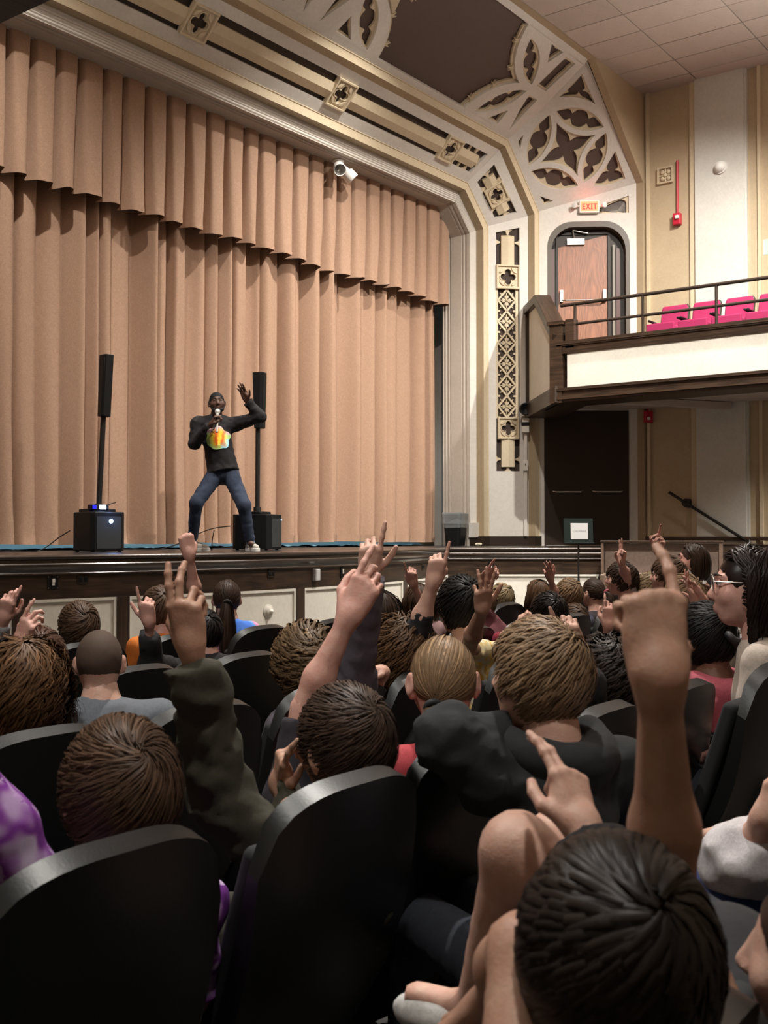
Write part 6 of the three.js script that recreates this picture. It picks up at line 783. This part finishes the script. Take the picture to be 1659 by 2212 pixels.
crowd.girlRed = person({label: 'girl with smooth reddish brown hair and a raised hand at the left edge', head: [2.227, 1.04, 7.282], s: 1.071, px: 132, yaw: 28, hair: {style: 'bowl', c2: [0.14, 0.065, 0.042], len: 0.16, lift: 0.02}, shirt: {color: [0.2, 0.1, 0.1]}, arms: {L: {e: [2.133, 1.042, 7.357], w: [2.124, 1.114, 7.344], f: [0.037, 0.891, 0.453], n: [0.984, 0.0, -0.177], pose: 'loose'}}, skin: 'pink', b: 0.857});
crowd.childEdge = person({label: 'child beyond the left edge with a grey sleeved arm raised into view', head: [2.479, 1.037, 6.483], s: 1.06, px: 110, yaw: 25, hair: {style: 'short', c: 'brown'}, shirt: {color: [0.25, 0.24, 0.25]}, arms: {R: {e: [2.494, 1.038, 6.671], w: [2.48, 1.146, 6.736], f: [-0.093, 0.85, 0.519], n: [0.797, 0.1, -0.595], pose: 'loose', sleeve: 1.8}}, skin: 'pink', b: 0.848});
crowd.performer = person({label: 'bearded man in a black printed sweater and blue jeans dancing on stage', head: [8.678, 2.921, 1.581], s: 1.13, px: 62, b: 1.08, yaw: -142, byaw: -138, pitch: 2, roll: -4, face: 1, floor: STAGE, skin: 'dark', sw: 0.185, drop: 0.06, eyeW: [0.3, 0.27, 0.25], hair: {style: 'buzz', c: 'black'}, stand: 1, shirt: {name: 'sweater', color: [0.011, 0.009, 0.011], wr: 0.01, cuff: 1, thick: 0.028, hem: 1}, trousers: [0.018, 0.03, 0.06], legs: {R: {k: [8.372, 1.807, 1.589], a: [8.489, 1.389, 1.411]}, L: {k: [8.641, 1.776, 2.033], a: [8.756, 1.37, 2.02]}}, arms: {R: {e: [8.501, 2.459, 1.428], w: [8.444, 2.639, 1.735], f: [0.087, 0.816, 0.572], n: [0.503, 0.11, 0.857], pose: 'grip', sleeve: 1.95, hs: 1.15}, L: {e: [8.964, 2.758, 1.963], w: [8.842, 2.925, 1.884], f: [-0.472, 0.877, -0.09], n: [-0.98, 0.089, 0.176], pose: 'open', sleeve: 1.95, hs: 1.15}}, hand: 0.98, shoe: [0.6, 0.57, 0.5], lip: [0.14, 0.055, 0.05], iris: [0.01, 0.008, 0.006], detail: 0.01, hip: [8.736, 2.13, 1.626]});

// ---------- chairs in rows; a chair's top back edge stands at (x, z) ----------
const ROWS = [['nearest row', 9.95, [0.98, 1.5, 2.05]], ['second row', 9.06, [1.07, 1.62, [2.13, 9.0], 2.7, 3.27, [3.34, 9.3, 0.07], [3.9, 9.34, 0.07]]], ['third row', 8.2, [1.05, 1.58, 2.09, 2.6, 3.15, 3.78, 4.35]], ['fourth row', 7.42, [1.5, 2.02, 2.54, 3.07, 3.6, 4.12, 4.65, 5.18, 5.72, 6.25, 6.78]], ['fifth row', 6.6, [2.43, 2.97, 3.5, 4.04, 4.6, 5.2, 5.8, 6.39, 6.93, 7.52, 8.04, 8.6, 9.15]]];
const ORD = ['first', 'second', 'third', 'fourth', 'fifth', 'sixth', 'seventh', 'eighth', 'ninth', 'tenth', 'eleventh', 'twelfth', 'thirteenth'];
let nChair = 0;
for (const [row, z, xs] of ROWS) xs.forEach((q, i) => {
  const [x, zz, dy] = Array.isArray(q) ? q : [q, z], o = nChair ? chairProto.clone() : chairProto; if (nChair) { o.name = numbered('theatre_chair'); scene.add(o); } nChair++;
  o.position.set(x, FLOOR + (dy ?? 0), zz ?? z); o.userData = { label: `black moulded theatre chair, ${ORD[i]} from the left in the ${row} from the camera`, category: 'chair', group: `black theatre chairs of the ${row}` };
});

// ---------- the performer's sweater print, socks, microphone ----------
{
  const m = crowd.performer, t = m.t, F = m.bf, Rr = m.br, c0 = add3(add3(m.chest, m.up, -0.05), Rr, -0.015);
  const T = tex(128, (u, v) => { const x = u - 0.5, y = v - 0.5, r = Math.hypot(x, y), n = fbm(u, v, 5, 201), w = Math.min(1, Math.max(0, (r - 0.22 + 0.2 * (n - 0.5)) * 5)), st = 0.5 + 0.5 * Math.sin(u * 21 + n * 5); const a = [0.95, 0.42 + 0.4 * st, 0.1 + 0.1 * st], b = x > 0.1 && y < 0 ? [0.6, 0.85, 0.95] : y > 0.15 ? [0.85, 0.72, 0.75] : [0.72, 0.86, 0.55]; return a.map((q, k) => q + (b[k] - q) * w); });
  const P = [], U = [], ix = [], n = 44, rings = 9; const hit = (a, b) => { let d = 0.3; const o = add3(add3(c0, Rr, -a), m.up, b); for (let i = 0; i < 40; i++) { const q = add3(o, F, d), f = field(m.top, ...q); d -= f * 0.8; if (Math.abs(f) < 0.0005) break; } return add3(o, F, d + 0.013); };
  for (let j = 0; j <= rings; j++) for (let i = 0; i < n; i++) { const th = i / n * 2 * Math.PI, R = (0.118 + 0.02 * Math.abs(Math.sin(th * 3 + 0.4)) + 0.008 * Math.sin(th * 5)) * j / rings, a = R * Math.cos(th), b = R * Math.sin(th) * 0.95; P.push(...hit(a, b)); U.push(0.5 + a / 0.28, 0.5 + b / 0.28); }
  for (let j = 0; j < rings; j++) for (let i = 0; i < n; i++) { const a = j * n + i, b = j * n + (i + 1) % n; ix.push(a, b, b + n, a, b + n, a + n); }
  const g = new THREE.BufferGeometry(); g.setAttribute('position', new THREE.Float32BufferAttribute(P, 3)); g.setAttribute('uv', new THREE.Float32BufferAttribute(U, 2)); g.setIndex(ix); g.computeVertexNormals(); mesh('sweater_print', g, std(lin(1, 1, 1), 0.8, { map: T }), t);
  const H = m.H, b = m.s; // beard
  const bp = [ell(m.at(0, -0.085, 0.052), [0.047 * b, 0.032 * b, 0.045 * b], [H.R, H.U, H.F], 0.02), ...[-1, 1].map((e) => cap(m.at(e * 0.058, -0.02, 0.03), m.at(e * 0.042, -0.08, 0.05), 0.016 * b, 0.02 * b, 0.02)), ell(m.at(0, -0.066, 0.09), [0.022 * b, 0.0125 * b, 0.02 * b], [H.R, H.U, H.F], 0.005, 1)]; mesh('beard', [skinOf(bp, 0.005, wrinkle(0.002, 60))], std(lin(0.012, 0.009, 0.008), 0.85), t);
  const A = m.A[1], L = nrm(crs(nrm(A.f), A.n)), d = nrm([0.05, 0.92, 0.0].map((v, i) => v + [0, 0, 0][i] + m.bf[i] * -0.25)), c = add3(add3(add3(m.base, A.W), nrm(A.f), 0.075), A.n, 0.032);
  const mic = thing('microphone', 'black handheld microphone with a silver ball head in the performer\'s fist', 'microphone', c); mic.quaternion.setFromUnitVectors(V3(0, 1, 0), V3(...d));
  mesh('mic_body', lathe([[0, -0.16], [0.011, -0.16], [0.012, -0.15], [0.015, 0.02], [0.021, 0.05], [0.021, 0.06], [0, 0.06]], 20), M.brushed, mic); mesh('mic_head', new THREE.SphereGeometry(0.03, 18, 14).scale(1, 1.05, 1).translate(0, 0.082, 0), std(lin(0.7, 0.7, 0.68), 0.35, { metalness: 0.4, bumpMap: rep(B_WEAVE, 2), bumpScale: 0.002 }), mic);
  for (const [e, yw] of [[1, -1.35], [-1, -0.35]]) { // trainers: sole, upper, tongue, laces
    const a = m.ankW(e), dir = nrm(add3(mul3(m.bf, Math.cos(yw)), m.br, Math.sin(yw))), rt = crs(dir, [0, 1, 0]), at = (f, r, u) => add3(add3([a[0], 0, a[2]], dir, f), [rt[0] * r, u, rt[2] * r]);
    const fr = { o: V3(...at(0.045, 0, 0)), S: V3(...dir), T: V3(...rt), N: V3(0, 1, 0) }, sole = []; for (let i = 0; i < 28; i++) { const t = i / 28 * 2 * Math.PI, c = Math.cos(t), n = Math.sin(t); sole.push([0.145 * Math.sign(c) * Math.pow(Math.abs(c), 0.8), (0.046 + 0.007 * c) * Math.sign(n) * Math.pow(Math.abs(n), 0.75)]); }
    const sh = mesh('shoe', skinOf([ell(at(0.08, 0, 0.045), [0.1, 0.035, 0.044], [dir, [0, 1, 0], rt], 0.03), ell(at(-0.02, 0, 0.06), [0.07, 0.052, 0.04], [dir, [0, 1, 0], rt], 0.03), cap(at(-0.01, 0, 0.06), at(-0.005, 0, 0.105), 0.043, 0.042, 0.02, 1)], 0.007), clothMat([0.5, 0.47, 0.41]), t); mesh('shoe_sole', into(prism(sole, 0.03, [], 0.006), fr), std(lin(0.62, 0.6, 0.56), 0.7), sh);
    mesh('shoe_stripe', [skinOf([cap(at(0.03, 0.036, 0.04), at(-0.03, 0.042, 0.075), 0.009), cap(at(0.03, -0.036, 0.04), at(-0.03, -0.042, 0.075), 0.009), cap(at(0.02, 0, 0.098), at(0.1, 0, 0.072), 0.012)], 0.006)], clothMat([0.03, 0.028, 0.028]), sh); mesh('shoe_lace', [0, 1, 2].map((k) => bar(at(0.035 + k * 0.022, -0.022, 0.096 - k * 0.009), at(0.035 + k * 0.022, 0.022, 0.096 - k * 0.009), 0.005)), clothMat([0.6, 0.58, 0.54]), sh);
  }
  for (const [e, c] of [[1, [0.3, 0.32, 0.36]], [-1, [0.22, 0.27, 0.36]]]) { const a = m.ankW(e); mesh('sock', skinOf([cap(add3(a, [0, 0.07, 0]), add3(a, [0, -0.04, 0]), 0.046, 0.046, 0.01)], 0.008), clothMat(c), t); }
}

// ---------- glasses, earring, bow ----------
function glassesOn(m, dark) {
  const s = m.s, g = []; for (const e of [-1, 1]) { const c = m.at(e * 0.031, 0.002, 0.099), n = nrm(add3(m.H.F, m.H.R, e * 0.15)); const t = new THREE.TorusGeometry(0.021 * s, 0.0016 * s, 8, 24).scale(1.12, 0.9, 1); t.applyMatrix4(new THREE.Matrix4().makeBasis(V3(...nrm(crs(m.H.U, n))), V3(...m.H.U), V3(...n)).setPosition(...c)); g.push(t, bar(m.at(e * 0.054, 0.008, 0.094), m.at(e * 0.076, 0.006, 0.0), 0.0017 * s), bar(m.at(e * 0.076, 0.006, 0), m.at(e * 0.077, -0.012, -0.02), 0.0017 * s)); }
  g.push(bar(m.at(-0.009, 0.008, 0.1), m.at(0.009, 0.008, 0.1), 0.0016 * s)); mesh('glasses', g, dark ? M.frame : M.steel, m.t);
}
glassesOn(crowd.womanGlasses, false); glassesOn(crowd.boyBlack, true);
{
  const m = crowd.womanGlasses; for (const e of [-1, 1]) mesh('earring', new THREE.SphereGeometry(0.012, 12, 8).scale(1, 1.2, 0.6).translate(...m.at(e * 0.084, -0.05, -0.004)), M.blackPlastic, m.t);
  const b = crowd.girlHairBow, o = b.at(0.035, -0.02, -0.105), R = b.H.R, U = b.H.U, N = nrm(add3(mul3(b.H.F, -1), R, 0.4));
  const loop = (d, c, k) => { const p = []; for (let i = 0; i <= 14; i++) { const a = i / 14 * 2 * Math.PI; p.push(V3(...add3(add3(add3(o, d, 0.04 * (1 - Math.cos(a)) * k), N, 0.022 * Math.sin(a) + 0.012), crs(d, N), 0.012 * Math.sin(a * 2)))); } const g = tube(p, 0.014, 8, 40); return mesh('bow_loop', g, std(lin(...c), 0.6), b.t); };
  loop(nrm(add3(R, U, 0.45)), [0.6, 0.58, 0.6], 1.1); loop(nrm(add3(mul3(R, -1), U, 0.3)), [0.012, 0.012, 0.016], 1.1); loop(nrm(add3(R, U, -0.6)), [0.012, 0.012, 0.016], 0.9); loop(nrm(add3(mul3(U, -1), R, 0.1)), [0.62, 0.6, 0.62], 0.8);
  mesh('bow_knot', new THREE.SphereGeometry(0.018, 12, 8).translate(...add3(o, N, 0.02)), std(lin(0.6, 0.58, 0.6), 0.6), b.t);
}

// ---------- house downlights ----------
let nLamp = 0;
for (const [x, z, ax, az, ay, I] of DOWNLIGHTS) {
  const t = thing('recessed_downlight', `round recessed downlight in the tiled ceiling ${z < 5 ? 'close to the stage arch' : 'over the seats'}, ${['left one', 'right one', 'nearest the right balcony', 'nearest the left balcony', 'above the middle', 'rearmost'][nLamp++]}`, 'ceiling light', [x, CEIL, z], 0);
  mesh('trim_ring', lathe([[0.1, -0.012], [0.15, -0.012], [0.16, 0], [0.1, 0]], 28), M.white, t);
  mesh('lamp_lens', new THREE.CircleGeometry(0.1, 28).rotateX(Math.PI / 2).translate(0, -0.004, 0), M.lens, t);
  const s = new THREE.SpotLight(LAMP, I, 0, 0.93, 0.85, 2); s.position.set(x, CEIL - 0.05, z); s.target.position.set(ax, ay, az); s.castShadow = true; s.shadow.radius = 4; s.shadow.mapSize.set(2048, 2048); s.shadow.bias = -0.0005; scene.add(s, s.target);
}
UPLIGHTS.forEach(([x, y, z, I], k) => {
  const t = thing('uplight', `black uplight trough clamped to the ${x < 8 ? 'left' : 'right'} balcony rail, ${k % 2 ? 'rear' : 'front'} one`, 'uplight', [x, y, z]), sg = x < 8 ? 1 : -1;
  mesh('housing', [box(0.26, 0.02, 0.26, 0, -0.08, 0), box(0.02, 0.14, 0.26, 0.12, -0.02, 0), box(0.02, 0.14, 0.26, -0.12, -0.02, 0), box(0.22, 0.14, 0.02, 0, -0.02, 0.12), box(0.22, 0.14, 0.02, 0, -0.02, -0.12)], M.blackMetal, t); mesh('lamp_lens', box(0.21, 0.01, 0.21, 0, 0.0, 0), M.lens, t); mesh('bracket', box(0.34, 0.03, 0.05, 0.2 * sg * (x < 8 ? 1 : 1), -0.1, 0), M.blackMetal, t);
  const s = new THREE.SpotLight(LAMP, I, 0, 1.1, 0.8, 2); s.position.set(x, y + 0.04, z); s.target.position.set(x + sg * 1.5, CEIL, z - 0.6); s.castShadow = true; s.shadow.radius = 8; scene.add(s, s.target);
});
UNDERLIGHTS.forEach(([x, z, I], k) => {
  const t = thing('recessed_downlight', `small downlight in the underside of the ${x < 8 ? 'left' : 'right'} balcony${x < 8 ? (k ? ', rear one' : ', front one') : ''}`, 'ceiling light', [x, 3.558, z]);
  mesh('trim_ring', lathe([[0.06, -0.01], [0.1, -0.01], [0.105, 0], [0.06, 0]], 24), M.white, t); mesh('lamp_lens', new THREE.CircleGeometry(0.06, 24).rotateX(Math.PI / 2).translate(0, -0.003, 0), M.lens, t);
  const s = new THREE.SpotLight(LAMP, I, 0, 1.25, 0.6, 2); s.position.set(x, 3.5, z); s.target.position.set(x, 0, z); s.castShadow = true; s.shadow.radius = 4; scene.add(s, s.target);
});
renderer.render(scene, camera);
